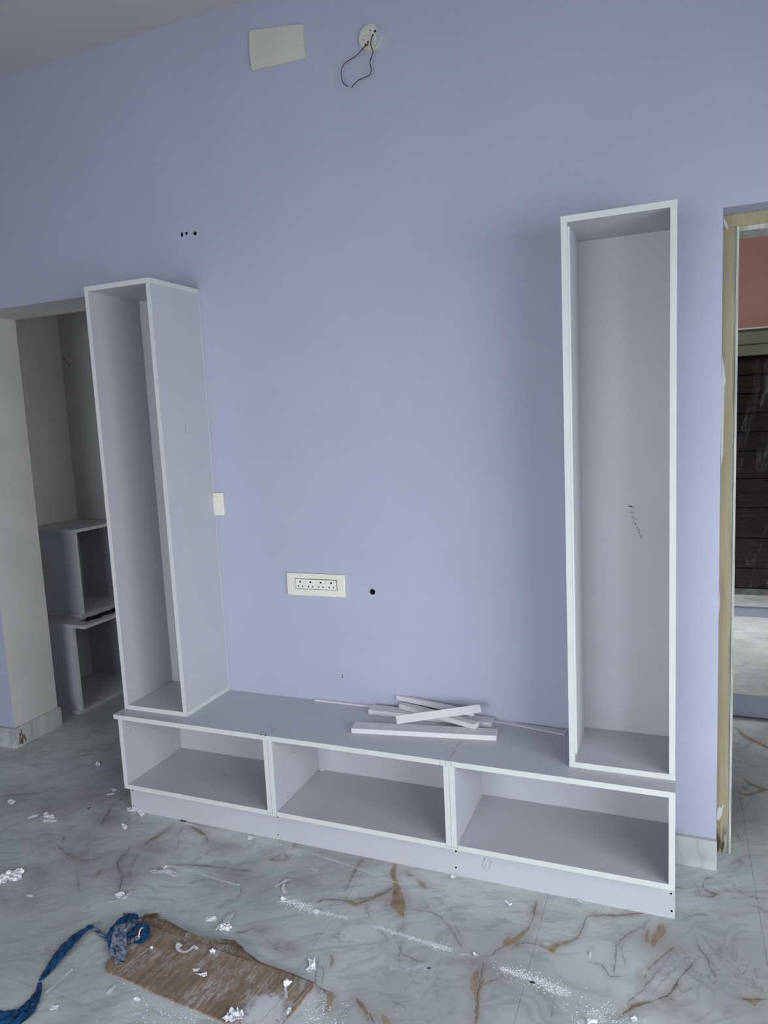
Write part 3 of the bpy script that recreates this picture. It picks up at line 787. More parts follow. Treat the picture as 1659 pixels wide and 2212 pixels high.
tR = tower('tower_cabinet', 'tall narrow open cabinet beside the doorway with pencil writing on its back', 1.8118, 2.1299, .2876, BT + .0004, 2.1484, True)
# pencil date and figures on the back panel of the tower near the doorway
bk = lambda u, v: WL(1330 + u * .05424, 1070 + v * .05424, -.0118)
wr = [((580,600),(640,640)),((640,640),(660,630)),((590,700),(640,690)),((650,670),(690,715)),((655,790),(675,800)),((705,820),(740,840)),((600,870),(640,860)),((660,860),(685,895)),
      ((725,940),(755,965)),((680,1030),(740,1025)),((745,1070),(770,1150)),((770,1150),(795,1185)),((800,1130),(860,1150)),((860,1150),(850,1175)),((810,1250),(890,1240)),
      ((835,1280),(865,1310)),((870,1340),(950,1360)),((870,1410),(920,1400)),((920,1380),(965,1430)),((905,1480),(960,1500)),((915,1510),(950,1475)),((915,1580),(970,1610)),
      ((985,1570),(1020,1580)),((1000,1620),(1045,1650)),((985,1680),(1045,1715)),((1010,1640),(1040,1700))]
strokes('pencil_writing', [(bk(*a), bk(*b)) for a, b in wr], .0022, (0, -1, 0), 'faint', tR, joined=True)
strokes('pencil_smudge', [(bk(*a), bk(*b)) for a, b in (((480,380),(640,450)),((470,430),(620,470)),((600,430),(740,490)))], .004, (0, -1, 0), 'smudge', tR, .0002, joined=True)
sl = lambda u, v: SX(380 + u * .03165, 900 + v * .03165, .3198)
strokes('pencil_writing', [(sl(*a), sl(*b)) for a, b in (((635,520),(645,800)),((645,800),(650,1140)),((740,1120),(775,1140)),((770,1260),(790,1320)),((790,1430),(800,1490)),((790,1550),(810,1590)))],
        .0016, (1, 0, 0), 'faint', tL, joined=True)

# ------------------------------------------------------------------ small cabinets in the alcove
def alcove_cab(name, label, xb, xf, y0, y1, z0, z1, over, yo):
    t = empty(name, ((xb + xf) / 2, (y0 + y1) / 2, z0)); tag(t, label, 'cabinet')
    box('bottom_board', xb, xf + (.012 if over < .05 else 0), y0 - .012, y1, z0, z0 + T, 'laminate', t)
    for a, b in ((y0, y0 + T), (y1 - T, y1)):
        s = box('side_panel', xb, xf - .001, a, b, z0 + T, z1 - T, 'laminate', t)
        box('front_edge', xf - .001, xf, a, b, z0 + T, z1 - T, 'edge', t)
    box('back_panel', xb, xb + .012, y0 + T, y1 - T, z0 + T, z1 - T, 'laminate', t)
    box('top_board', xb, xf + over, y0 - yo, y1, z1 - T, z1, 'laminate', t)
    box('top_edge', xf + over, xf + over + .001, y0 - yo, y1, z1 - T, z1, 'edge', t)
    return t
alcove_cab('alcove_base_cabinet', 'low open cabinet with overhanging top on the alcove floor', -1.468, -1.017, .438, .998, 0, .528, .10, .010)
alcove_cab('alcove_upper_cabinet', 'smaller open box cabinet standing on the alcove base cabinet', -1.468, -1.072, .572, .998, .5285, 1.045, .012, .012)
# wrinkled dark rag of film on the ledge between the two
bm = bmesh.new(); P = []
for i in range(15):
    row = []
    for k in range(4):
        y = .50 + i * .028; x = -1.03 + k * .022 + .01 * math.sin(i * 1.7 + k)
        row.append(bm.verts.new((x, y, .5290 + (.010 * abs(math.sin(i * 1.3 + k * 2.1)) if 0 < k < 3 else 0.0))))
    P.append(row)
for i in range(14):
    for k in range(3): bm.faces.new((P[i][k], P[i][k + 1], P[i + 1][k + 1], P[i + 1][k]))
bmesh.ops.solidify(bm, geom=bm.faces, thickness=.0005)
tag(finish('film_strip', bm, 'darkchip', None), 'crinkled dark film strip lying on the alcove cabinet ledge', 'film')

# ================================================================== ELECTRICAL FITTINGS
# four-gang socket
p0, p1, p2, p3 = WL(622, 1237), WL(746, 1240), WL(748, 1288), WL(624, 1285)
sx0, sx1 = (p0.x + p3.x) / 2, (p1.x + p2.x) / 2; sz1, sz0 = (p0.z + p1.z) / 2, (p2.z + p3.z) / 2
sk = empty('socket_plate', ((sx0 + sx1) / 2, 0, sz0)); tag(sk, 'ivory four gang wall socket plate on the lavender wall', 'socket')
box('plate', sx0, sx1, -.011, 0, sz0, sz1, 'ivory', sk, .003)
a, b = WL(637, 1249, -.011), WL(729, 1276, -.011)
ix0, ix1, iz0, iz1 = a.x, b.x, b.z, a.z
box('gap', ix0, ix1, -.0114, -.0105, iz0, iz1, 'greyhole', sk)
mw = (ix1 - ix0 - .004) / 4
for k in range(4):
    x = ix0 + .002 + k * mw
    mo = box('socket_module', x + .0003, x + mw - .0003, -.0135, -.0112, iz0 + .0022, iz1 - .0022, 'ivory2', sk, .0006)
    cx, h = x + mw / 2, iz1 - iz0
    def hole(dx, fz, r):
        o = disc('pin_hole', Vector((cx + dx, -.0136, iz0 + h * fz)), (0, -1, 0), r, .0006, 'hole', None, 14)
        o.parent = mo; o.matrix_parent_inverse = (Matrix.Translation(sk.location) @ mo.matrix_parent_inverse).inverted()
    hole(0, .70, .0040); hole(-.0095, .28, .0029); hole(.0095, .28, .0029)

# switch plate half hidden behind the tower
q0, q1 = WL(485, 1064), WL(485, 1113)
sw = empty('switch_plate', (.33, 0, q1.z)); tag(sw, 'ivory switch plate half hidden behind the tall cabinet', 'switch')
box('plate', .262, (q0.x + q1.x) / 2, -.010, 0, q1.z, q0.z, 'ivory', sw, .0025)
box('rocker', .285, .344, -.0125, -.0101, q1.z + .018, q0.z - .018, 'ivory2', sw, .001)

# blank cover plate under the ceiling, slightly bowed
cp = [WL(543, 68), WL(658, 54), WL(661, 128), WL(545, 155)]
cx0, cx1 = (cp[0].x + cp[3].x) / 2, (cp[1].x + cp[2].x) / 2
bm = bmesh.new(); G = []
for i in range(9):
    row = []
    for k in range(9):
        s, t = i / 8, k / 8
        x = cx0 + (cx1 - cx0) * s + .004 * math.sin(math.pi * t) * (-1 if s < .5 else -.3) * abs(2 * s - 1)
        zt_ = cp[0].z + (cp[1].z - cp[0].z) * s; zb_ = cp[3].z + (cp[2].z - cp[3].z) * s
        z = zb_ + (zt_ - zb_) * t
        row.append(bm.verts.new((x, -.010 - .004 * math.sin(math.pi * s) * math.sin(math.pi * t), z)))
    G.append(row)
for i in range(8):
    for k in range(8): bm.faces.new((G[i][k], G[i + 1][k], G[i + 1][k + 1], G[i][k + 1]))
bd = [G[0][k] for k in range(9)] + [G[i][8] for i in range(1, 9)] + [G[8][k] for k in range(7, -1, -1)] + [G[i][0] for i in range(7, 0, -1)]
lo = [bm.verts.new((v.co.x, 0, v.co.z)) for v in bd]
for i in range(len(bd)): bm.faces.new((bd[i], bd[(i + 1) % len(bd)], lo[(i + 1) % len(bd)], lo[i]))
bm.faces.new(lo)
tag(finish('cover_plate', bm, 'cover'), 'blank grey white rectangular cover plate high on the wall', 'cover plate')

# round rose plate with two loose wires
c = WL(801.5, 82.5); rx = abs(WL(827, 82).x - WL(776, 83).x) / 2; rz = abs(WL(801, 53).z - WL(799, 112).z) / 2; rr = (rx + rz) / 2
rose = empty('light_point', (c.x, 0, c.z)); tag(rose, 'round junction cover with loose wires high on the wall', 'light point')
bm = bmesh.new()
bmesh.ops.create_cone(bm, cap_ends=True, segments=48, radius1=rr, radius2=rr * .96, depth=.010)
bmesh.ops.rotate(bm, verts=bm.verts, matrix=Matrix.Rotation(math.radians(90), 3, 'X'))
bmesh.ops.translate(bm, verts=bm.verts, vec=(c.x, -.005, c.z))
pr = finish('round_plate', bm, 'cover', rose)
# overlap of wall paint brushed over one side of the plate
bm = bmesh.new(); rows = []
for k in range(25):
    t = k / 24; an = math.radians(-66 + 128 * t)
    xo, z = c.x + rr * .955 * math.cos(an), c.z + rr * .955 * math.sin(an)
    xi = min(c.x + rr * (.40 + .16 * math.sin(math.pi * t) + .02 * math.sin(k * 1.9)), xo - .0003)
    rows.append([bm.verts.new((x, y, z)) for x, y in ((xi, -.0101), (xi, -.0106), (xo, -.0106), (xo, -.0101))])
for i in range(24):
    for k in range(4): bm.faces.new((rows[i][k], rows[i][(k + 1) % 4], rows[i + 1][(k + 1) % 4], rows[i + 1][k]))
bm.faces.new(rows[0]); bm.faces.new(rows[-1])
finish('paint_overlap', bm, 'paint', rose)
wy = lambda u, v, y: WL(u, v, y)
for (u, v, r) in ((810.2, 67.5, .0042), (799.5, 65.3, .002), (805.5, 75.2, .0026), (795.3, 89.8, .0024), (785.5, 86.5, .0015), (815, 79, .0014), (790.3, 97.3, .0042)):
    disc('hole', wy(u, v, -.0103), (0, -1, 0), r, .001, 'hole', rose, 12)
tube('wire', [wy(805.5, 75.2, -.004), wy(803, 80, -.018), wy(801, 90, -.026), wy(802, 102, -.026), (wy(806, 112, -.024)), wy(803, 122, -.022), wy(799.3, 134, -.022), wy(801.5, 146, -.022), wy(801.5, 155, -.022), wy(797, 163, -.022), wy(786, 168, -.024), wy(775, 173, -.026), wy(768, 179, -.028), wy(759, 190, -.03)], .0016, 'wire_black', rose)
tube('wire', [wy(795.3, 89.8, -.008), wy(794, 93, -.016), wy(794.3, 97, -.018), wy(790.3, 98, -.018), wy(783, 106, -.018), wy(775, 115, -.018), wy(766, 123, -.018), wy(754, 130, -.018), wy(744, 138, -.018), wy(738.5, 148, -.018), wy(737, 160, -.018), wy(738.5, 172, -.02), wy(743, 181, -.022), wy(751, 187, -.024)], .0016, 'wire_red', rose)

# ================================================================== OFFCUTS ON THE BASE
def bar(name, A, B, width, thick, label, tilt=0.0, bev=.0008, mat='offcut', group=None, wedge=0.0):
    """rectangular offcut between A and B (centres of the lower faces' ends)"""
    A, B = Vector(A), Vector(B); d = B - A; L = d.length; d.normalize()
    s = d.cross(Vector((0, 0, 1))).normalized(); up = s.cross(d).normalized()
    if tilt:
        R = Matrix.Rotation(tilt, 3, d); s = R @ s; up = R @ up
    bm = bmesh.new()
    add_box(bm, 0, L, -width / 2, width / 2, 0, thick, 0)
    if wedge:
        for v in bm.verts:
            if v.co.z > thick * .5 and v.co.y > 0: v.co.z -= wedge
    bmesh.ops.bevel(bm, geom=bm.edges[:], offset=bev, segments=1, affect='EDGES')
    mt = Matrix(((d.x, s.x, up.x, A.x), (d.y, s.y, up.y, A.y), (d.z, s.z, up.z, A.z), (0, 0, 0, 1)))
    bmesh.ops.transform(bm, matrix=mt, verts=bm.verts)
    return tag(finish(name, bm, mat), label, 'wood offcut', group)
tk = .0185
f0, f1 = FL(759, 1584, BT), FL(1072.4, 1600.6, BT)
b0, b1 = FL(772.7, 1560, BT + tk), FL(1075, 1575, BT + tk)
wdt = ((b0 - FL(759, 1574.4, BT + tk)).length * .5 + (b1 - FL(1073, 1590.7, BT + tk)).length * .5)
dirv = (f1 - f0).normalized(); nrmv = Vector((-dirv.y, dirv.x, 0))
bar('board_offcut', f0 + nrmv * wdt / 2 + Vector((0, 0, .0002)), f1 + nrmv * wdt / 2 + Vector((0, 0, .0002)), wdt, tk, 'longest white board offcut lying apart in front of the offcut pile')
pb = bpy.data.objects['board_offcut']
e0 = FL(958, 1571.2, BT + tk); e1 = FL(954, 1584, BT + tk)
strokes('pencil_line', [(e0, e1)], .001, (0, 0, 1), 'faint', pb)
g0, g1 = FL(795.6, 1543, BT), FL(1060.5, 1572.7, BT)
dirv = (g1 - g0).normalized(); nrmv = Vector((-dirv.y, dirv.x, 0)); w2 = (FL(808.5, 1522.5, BT + tk) - FL(795.6, 1534, BT + tk)).dot(nrmv)
bar('board_offcut', g0 + nrmv * w2 / 2 + Vector((0, 0, .0002)), g1 + nrmv * w2 / 2 + Vector((0, 0, .0002)), w2, tk, 'flat white offcut at the bottom of the pile')
z2 = BT + tk + .0008
h0, h1 = FL(861.6, 1530.6, z2), FL(1024.7, 1576, z2)
dirv = (h1 - h0).normalized(); nrmv = Vector((-dirv.y, dirv.x, 0))
bar('board_offcut', h0 + nrmv * .016, h1 + nrmv * .016, .032, tk, 'white offcut crossing over the bottom piece, its square end facing out')
z3 = z2 + tk + .001
k0, k1 = FL(855.4, 1512, z3 + .004), FL(1021, 1548, z3 - .004)
dirv = (k1 - k0).normalized(); nrmv = Vector((-dirv.y, dirv.x, 0)).normalized()
bar('board_offcut', k0 + nrmv * .010, k1 + nrmv * .010, .018, tk, 'narrow white offcut at the back of the pile with a chipped edge')
z4 = z3 + tk * .2
m0, m1 = FL(856, 1556, z2 + tk + .014), FL(1038, 1531, z3 + tk + .014)
bar('board_offcut', m0, m1, .030, .006, 'white offcut laid diagonally across the top of the pile', tilt=math.radians(44))
# long springy lipping strip along the wall
def lipping(name, pts, widths, thick, label):
    bm = bmesh.new(); rows = []
    for i, (p, w) in enumerate(zip(pts, widths)):
        d = (pts[min(i + 1, len(pts) - 1)] - pts[max(i - 1, 0)]).normalized()
        s = Vector((-d.y, d.x, 0)).normalized()
        p = Vector((p.x, min(p.y, -.0015 - w * s.y), p.z))
        rows.append([bm.verts.new(q) for q in (p, p + s * w, p + s * w + Vector((0, 0, thick)), p + Vector((0, 0, thick)))])
    for i in range(len(rows) - 1):
        for k in range(4): bm.faces.new((rows[i][k], rows[i][(k + 1) % 4], rows[i + 1][(k + 1) % 4], rows[i + 1][k]))
    bm.faces.new(rows[0]); bm.faces.new(rows[-1])
    return tag(finish(name, bm, 'offcut'), label, 'wood strip')
zl = BT + .0003
pl = [FL(*q, zl) for q in ((686,1509),(720,1512),(770,1516.5),(820,1523),(862,1529.5))]
lipping('lipping_strip', pl, [.012, .012, .012, .012, .012], .006, 'thin bowed white lipping strip along the wall left of the pile')
pl = [FL(*q, zl) for q in ((1005,1547.5),(1050,1554.5),(1100,1564),(1160,1576.5),(1219,1588.5))]
lipping('lipping_strip', pl, [.012, .016, .022, .028, .034], .003, 'thin white lipping strip running from the pile to the tower')

# ================================================================== RUBBISH ON THE FLOOR
def crumple(name, pts, z0, amp, label, mat='paper', group=None, cuts=2, cat='film scrap', plane=None):
    """torn scrap of film: outline in photo pixels on the surface it lies on, with real folds"""
    bm = bmesh.new()
    vs = [bm.verts.new(FL(u, v, z0)) for u, v in pts]
    bm.faces.new(vs); bmesh.ops.triangulate(bm, faces=bm.faces)
    for _ in range(cuts):
        bmesh.ops.subdivide_edges(bm, edges=bm.edges[:], cuts=1)
        bmesh.ops.triangulate(bm, faces=bm.faces)
    cen = sum((v.co for v in bm.verts), Vector()) / len(bm.verts)
    for v in bm.verts:
        q = v.co * 55
        a = abs(mnoise.noise(q)) * 1.5 + abs(mnoise.noise(q * 2.3)) * .8 + random.random() * .18
        v.co.z = z0 + .0006 + amp * a * (.62 if cuts > 1 else .8)
        v.co.x += random.uniform(-1, 1) * .0012; v.co.y += random.uniform(-1, 1) * .0012
    low = min(v.co.z for v in bm.verts)
    for v in bm.verts: v.co.z += z0 + .0002 - low
    bmesh.ops.solidify(bm, geom=bm.faces[:], thickness=-.0008)
    low = min(v.co.z for v in bm.verts)
    for v in bm.verts: v.co.z += z0 + .0001 - low
    return tag(finish(name, bm, mat), label, cat, group)
def ribbon_px(name, pts, widths, z0, heights, label, mat='paper', group=None, cat='film scrap', twist=0.0, sub=4, thick=.0007, parent=None):
    P = [FL(u, v, z0) for u, v in pts]; n = len(P); C = []; Wd = []; H = []
    for i in range(n - 1):
        p0_, p1_, p2_, p3_ = P[max(i - 1, 0)], P[i], P[i + 1], P[min(i + 2, n - 1)]
        for k in range(sub):
            t = k / sub
            C.append(.5 * ((2 * p1_) + (p2_ - p0_) * t + (2 * p0_ - 5 * p1_ + 4 * p2_ - p3_) * t * t + (3 * p1_ - p0_ - 3 * p2_ + p3_) * t ** 3))
            Wd.append(widths[i] * (1 - t) + widths[i + 1] * t); H.append(heights[i] * (1 - t) + heights[i + 1] * t)
    C.append(P[-1]); Wd.append(widths[-1]); H.append(heights[-1])
    bm = bmesh.new(); rows = []
    NS = 5
    for i, p in enumerate(C):
        d = (C[min(i + 1, len(C) - 1)] - C[max(i - 1, 0)]).normalized(); s = Vector((-d.y, d.x, 0))
        row = []
        for k in range(NS):
            q = k / (NS - 1) - .5
            z = H[i] + Wd[i] * (.09 if parent is None else .2) * abs(math.sin(i * .9 + k * 1.9 + twist)) * (1 if 0 < k < NS - 1 else .5)
            row.append(bm.verts.new(p + s * q * Wd[i] + Vector((0, 0, z + .0003))))
        rows.append(row)
    for i in range(len(rows) - 1):
        for k in range(NS - 1): bm.faces.new((rows[i][k], rows[i][k + 1], rows[i + 1][k + 1], rows[i + 1][k]))
    bmesh.ops.solidify(bm, geom=bm.faces[:], thickness=thick)
    low = min(v.co.z for v in bm.verts)
    for v in bm.verts: v.co.z += z0 + .0001 - low
    o = finish(name, bm, mat, parent, False)
    if parent is None: tag(o, label, cat, group)
    return o

# cardboard sheet with a torn, folded-up flap
CT = .005
cb = empty('cardboard_sheet', FL(440, 2100)); tag(cb, 'torn brown cardboard sheet lying dusty on the marble floor', 'cardboard')
out = [(305,1992),(330,2002),(380,2020),(440,2041),(500,2062),(560,2083),(610,2102),(650,2116),(678,2127),(672,2140),(650,2166),(625,2196),(600,2228),(560,2244),(520,2226),(479,2204),(430,2183),(380,2163),(340,2147),(290,2122),(260,2110),(240,2103),(229,2097),(227,2088),(232,2076),(245,2064),(258,2046),(280,2015)]
bm = bmesh.new()
hi = [bm.verts.new(FL(u, v, CT)) for u, v in out]; lo = [bm.verts.new((v.co.x, v.co.y, .0002)) for v in hi]
bm.faces.new(hi); bm.faces.new(lo)
for i in range(len(hi)): bm.faces.new((hi[i], hi[(i + 1) % len(hi)], lo[(i + 1) % len(hi)], lo[i]))
bmesh.ops.triangulate(bm, faces=[f for f in bm.faces if len(f.verts) > 4])
finish('sheet', bm, 'card', cb)
base = [(303,1990),(340,2004),(380,2018),(420,2032),(460,2047),(500,2060),(540,2075),(580,2090),(620,2104),(655,2116),(678,2126)]
topf = [(322,1980),(352,1983),(388,2004),(415,2018),(445,2031),(480,2032),(508,2035),(524,2048),(538,2068),(560,2079),(595,2087),(630,2104),(676,2122)]
bm = bmesh.new(); rows = []
for i, (u, v) in enumerate(base):
    t = i / (len(base) - 1) * (len(topf) - 1); k = min(int(t), len(topf) - 2); fr_ = t - k
    tu, tv = topf[k][0] * (1 - fr_) + topf[k + 1][0] * fr_, topf[k][1] * (1 - fr_) + topf[k + 1][1] * fr_
    A_, B_ = FL(u, v, CT), FL(tu, tv, .016)
    rows.append([bm.verts.new(A_), bm.verts.new(A_ * .5 + B_ * .5 + Vector((0, 0, .004))), bm.verts.new(B_ + Vector((0, 0, random.uniform(-.002, .003))))])
for i in range(len(rows) - 1):
    for k in range(2): bm.faces.new((rows[i][k], rows[i][k + 1], rows[i + 1][k + 1], rows[i + 1][k]))
bmesh.ops.solidify(bm, geom=bm.faces[:], thickness=.0025)
finish('folded_flap', bm, 'card', cb)
ptx = [(265,1975),(285,1976),(300,1985),(318,1977),(338,1975),(350,1980),(330,1990),(308,1992),(295,2000),(278,1988)]
o = crumple('torn_corner', ptx, .0, .014, None, 'brownpaper', cuts=2); o.parent = cb; o.matrix_parent_inverse = Matrix.Translation(-cb.location)
ptx = [(485,2030),(508,2034),(525,2048),(540,2070),(560,2082),(530,2074),(500,2060),(470,2046)]
o = crumple('torn_liner', ptx, .004, .010, None, 'brownpaper', cuts=1); o.parent = cb; o.matrix_parent_inverse = Matrix.Translation(-cb.location)
strokes('crease', [(FL(*a, CT), FL(*b, CT)) for a, b in (((592,2100),(525,2180)), ((600,2104),(540,2178)), ((478,2075),(460,2093)), ((640,2125),(560,2210)), ((350,2020),(330,2035)))], .0014, (0, 0, 1), 'smudge', cb)

# blue plastic strip with a knotted, dusty end
bp = empty('blue_plastic_strip', FL(120, 2080)); tag(bp, 'long twisted strip of blue plastic film knotted at one end', 'plastic strip')
def bl(pts, w, h, z0=0.0, mat='bluefilm', tw=0.0, nm='strip'):
    return ribbon_px(nm, pts, w, z0, h, None, mat, parent=bp, twist=tw, thick=.0012)
bl([(-20,2205),(20,2203),(48,2196),(64,2178),(76,2160),(84,2140),(86,2124)], [.062,.058,.058,.046,.030,.016,.011], [.004,.004,.006,.008,.008,.006,.006])
bl([(84,2116),(92,2114),(106,2098),(125,2075),(143,2054),(165,2033),(183,2020),(203,2011)], [.010,.018,.026,.036,.040,.036,.024,.014], [.006,.008,.010,.014,.016,.018,.020,.022], tw=1.2)
bl([(200,2008),(215,2016),(228,2027),(240,2032)], [.014,.016,.016,.020], [.020,.016,.012,.012], mat='bluedusty', tw=2.0)
KZ = CT + .002
bl([(233,2030),(250,2014),(270,1998),(285,1992),(296,1985)], [.026,.036,.040,.036,.030], [.014,.026,.032,.034,.028], z0=KZ, tw=.4, nm='knot')
bl([(300,1984),(296,1998),(282,2012),(262,2022),(246,2030),(236,2034)], [.030,.034,.028,.028,.034,.026], [.024,.040,.044,.042,.040,.030], z0=KZ, mat='bluedusty', tw=2.2, nm='knot')
bl([(262,2018),(257,2032),(250,2050),(246,2068)], [.030,.034,.032,.026], [.040,.032,.014,.008], z0=KZ, mat='bluedusty', tw=.9, nm='tail')
bl([(266,2026),(264,2046),(260,2066),(258,2082)], [.024,.030,.034,.030], [.036,.022,.010,.008], z0=KZ, mat='bluedusty', tw=3.1, nm='tail')
bl([(268,2030),(285,2024),(300,2012),(313,2010),(316,2022),(308,2034),(292,2034)], [.020,.022,.024,.026,.026,.024,.018], [.020,.024,.026,.022,.018,.012,.010], z0=KZ, mat='bluefilm', tw=1.7, nm='loop')
bl([(275,2040),(284,2032),(293,2028),(303,2030)], [.02,.024,.024,.02], [.010,.014,.014,.012], z0=KZ, mat='bluedusty', tw=.2, nm='loop')
bl([(172,2024),(184,2012),(196,2004),(206,2002)], [.010,.016,.014,.008], [.010,.014,.018,.018], z0=KZ, mat='bluedusty', tw=.5, nm='dusty_edge')
bl([(240,2036),(243,2045),(247,2058)], [.02,.024,.018], [.02,.014,.008], z0=KZ, mat='bluefilm', tw=.5, nm='tail')
tube('white_thread', [FL(300, 2024, .05), FL(301, 2014, .055), FL(304, 2007, .055), FL(308, 2004, .05)], .0018, 'paper', bp, 6, 4)

GF = 'white film scraps on the marble floor'
rb, cr = ribbon_px, crumple
cr('film_scrap', [(96,1756),(104,1755),(107,1762),(117,1762),(120,1768),(105,1769),(94,1766)], 0, .010, 'curled white film scrap next to a flat one on the marble floor')
cr('film_scrap', [(93,1770),(124,1770),(122,1776),(108,1775),(94,1777)], 0, .004, 'flat white film scrap next to a curled one on the marble floor')
cr('film_scrap', [(0,1894),(18,1886),(44,1879),(54,1885),(46,1892),(48,1900),(34,1905),(22,1904),(8,1911),(-4,1913)], 0, .018, 'largest crumpled clump of white film on the floor left of the unit', cuts=3)
cr('board_chip', [(296,1756),(308,1748),(315,1753),(312,1760),(304,1765)], 0, .010, 'angular white chip against the corner of the plinth', cat='chip', cuts=1)
cr('film_scrap', [(273,1746),(282,1744),(292,1751),(298,1751),(292,1754),(274,1752)], 0, .006, 'tiny white shaving beside the corner of the plinth')
cr('film_scrap', [(263,1781),(270,1783),(276,1787),(272,1793),(266,1791)], 0, .008, 'small shaving with a tail on the floor near the plinth corner', cuts=1)
rb('film_scrap', [(276,1791),(292,1792),(310,1789)], [.006,.007,.004], 0, [.001,.002,.001], 'thin flat shaving trailing across the floor near the plinth corner')
rb('film_scrap', [(329,1881),(338,1886),(352,1885),(368,1885),(380,1893)], [.024,.022,.020,.024,.022], 0, [.006,.008,.010,.008,.004], 'curved white film strip lying on the line of sawdust')
cr('film_scrap', [(350,1873),(360,1870),(365,1874),(360,1879),(352,1878)], 0, .010, 'small crumpled film scrap behind the curved film strip', cuts=1)
cr('film_scrap', [(248,1934),(256,1928),(268,1928),(271,1936),(262,1942),(252,1940)], 0, .010, 'oval white film scrap in a group of three on the floor')
rb('film_scrap', [(262,1944),(272,1940),(284,1930),(294,1924)], [.018,.022,.018,.012], 0, [.006,.010,.008,.004], 'slanting white film strip in a group of three on the floor')
rb('film_scrap', [(228,1947),(238,1949),(248,1948),(256,1942)], [.010,.012,.008,.005], 0, [.003,.006,.004,.002], 'thin curled film strip in a group of three on the floor')
cr('film_scrap', [(56,1934),(66,1933),(72,1935),(66,1939),(59,1937)], 0, .004, 'small white flake between the largest crumpled clump and the blue strip', cuts=1)
cr('film_scrap', [(17,1730),(26,1728),(34,1732),(26,1738),(18,1736)], 0, .005, 'faint white flake on the floor before the end of the lavender wall', cuts=1)
cr('film_scrap', [(60,1766),(70,1763),(84,1760),(76,1766),(62,1769)], 0, .004, 'thin pale flake lying beside the curled film scrap', cuts=1)
cr('film_scrap', [(239,1705),(246,1703),(252,1707),(244,1710)], 0, .004, 'tiny white flake on the floor beside the open end of the base', cuts=1)
cr('film_scrap', [(230,1716),(246,1713),(247,1715),(232,1718)], 0, .003, 'thin white sliver next to the tiny flake beside the base', cuts=1)
cr('film_scrap', [(206,1652),(209,1648),(216,1649),(216,1655),(208,1656)], 0, .014, 'curled white film scrap on the dark floor before the alcove', cuts=2)
rb('film_scrap', [(594,1915),(608,1910),(618,1906),(630,1901)], [.007,.010,.016,.006], 0, [.002,.006,.010,.004], 'forked white film strip on the floor, its longer arm')
rb('film_scrap', [(614,1912),(612,1920),(617,1929)], [.008,.014,.010], 0, [.006,.004,.001], 'forked white film strip on the floor, its shorter arm')
rb('film_scrap', [(673,1875),(677,1879),(683,1879),(686,1876)], [.006,.007,.007,.004], 0, [.003,.002,.002,.002], 'small V shaped film bit between two sawdust lines')
cr('board_chip', [(442,1987),(447,1981),(465,1980),(469,1985),(466,1991),(444,1992)], 0, .006, 'oblong white chip on the floor above the cardboard', cat='chip', cuts=1)
cr('film_scrap', [(466,2010),(474,1998),(486,1998),(497,2000),(502,2006),(494,2012),(480,2016)], 0, .018, 'crumpled white film clump with an upright arm on the floor above the cardboard', cuts=3)
rb('film_scrap', [(487,2000),(491,1990),(498,1980),(503,1970)], [.022,.024,.022,.016], 0, [.012,.010,.008,.004], 'film strip sticking out of the crumpled clump above the cardboard')
cr('board_chip', [(672,1968),(680,1966),(690,1968),(688,1974),(680,1976)], 0, .006, 'flat white chip at the end of the sawdust streak', cat='chip', cuts=1)
cr('film_scrap', [(606,1942),(614,1941),(626,1947),(622,1951),(610,1948)], 0, .008, 'white shaving at the start of the sawdust streak', cuts=1)
rb('film_scrap', [(605,1825),(607,1820),(609,1815)], [.005,.006,.005], 0, [.001,.003,.004], 'tiny upright white sliver against the foot of the plinth')
cr('film_scrap', [(534,1806),(544,1806),(546,1812),(536,1815)], 0, .004, 'thin translucent film flake on the floor by the plinth', cuts=1)
cr('film_scrap', [(666,2075),(681,2074),(684,2098),(664,2102),(660,2095),(668,2090)], 0, .016, 'boxy folded white film scrap on the floor beside the cardboard corner', cuts=2)
cr('film_scrap', [(973,1890),(982,1891),(986,1895),(980,1898),(974,1896)], 0, .010, 'folded white scrap tucked against the plinth under the second divider', cuts=2)
cr('board_chip', [(1088,1946),(1094,1947),(1106,1952),(1104,1956),(1098,1957)], 0, .006, 'three cornered white flake on the floor in front of the plinth', cat='chip', cuts=1)
rb('film_scrap', [(1241,1944),(1250,1947),(1261,1951)], [.010,.014,.006], 0, [.004,.006,.002], 'wispy white shaving at the foot of the plinth near the doorway end')
cr('film_scrap', [(1020,2060),(1026,2058),(1032,2065),(1025,2068)], 0, .010, 'bright white flake at the end of the long sawdust streak', cuts=2)
rb('film_scrap', [(992,2060),(1003,2062),(1016,2063)], [.006,.006,.003], 0, [.002,.002,.001], 'thin shaving tail beside the bright white flake')
cr('board_chip', [(1197,2137),(1204,2136),(1208,2143),(1203,2147)], 0, .008, 'white chip on the broad patch of sawdust', cat='chip', cuts=1)
rb('film_scrap', [(1274,2067),(1275,2063),(1276,2058)], [.005,.007,.006], 0, [.002,.006,.006], 'small white capsule shaped bit on clean marble')
cr('foam_lump', [(1268,2207),(1276,2203),(1288,2207),(1296,2214),(1290,2225),(1270,2222)], 0, .018, 'white lump of filler on the marble floor away from the unit', 'foam', cat='filler lump', cuts=2)
cr('film_scrap', [(1360,2200),(1372,2197),(1378,2204),(1366,2209)], 0, .004, 'pale flake on clean marble near the lone lump of filler', cuts=1)
rb('film_scrap', [(230,2148),(240,2140),(250,2130),(259,2124)], [.010,.016,.014,.008], 0, [.003,.006,.006,.003], 'crinkled white shaving on the floor just off the cardboard edge')
rb('film_scrap', [(98,2147),(107,2138),(120,2126),(135,2112),(146,2102),(157,2094)], [.014,.010,.005,.004,.008,.012], 0, [.004,.003,.002,.002,.003,.004], 'long dog bone shaped film thread beside the blue strip')
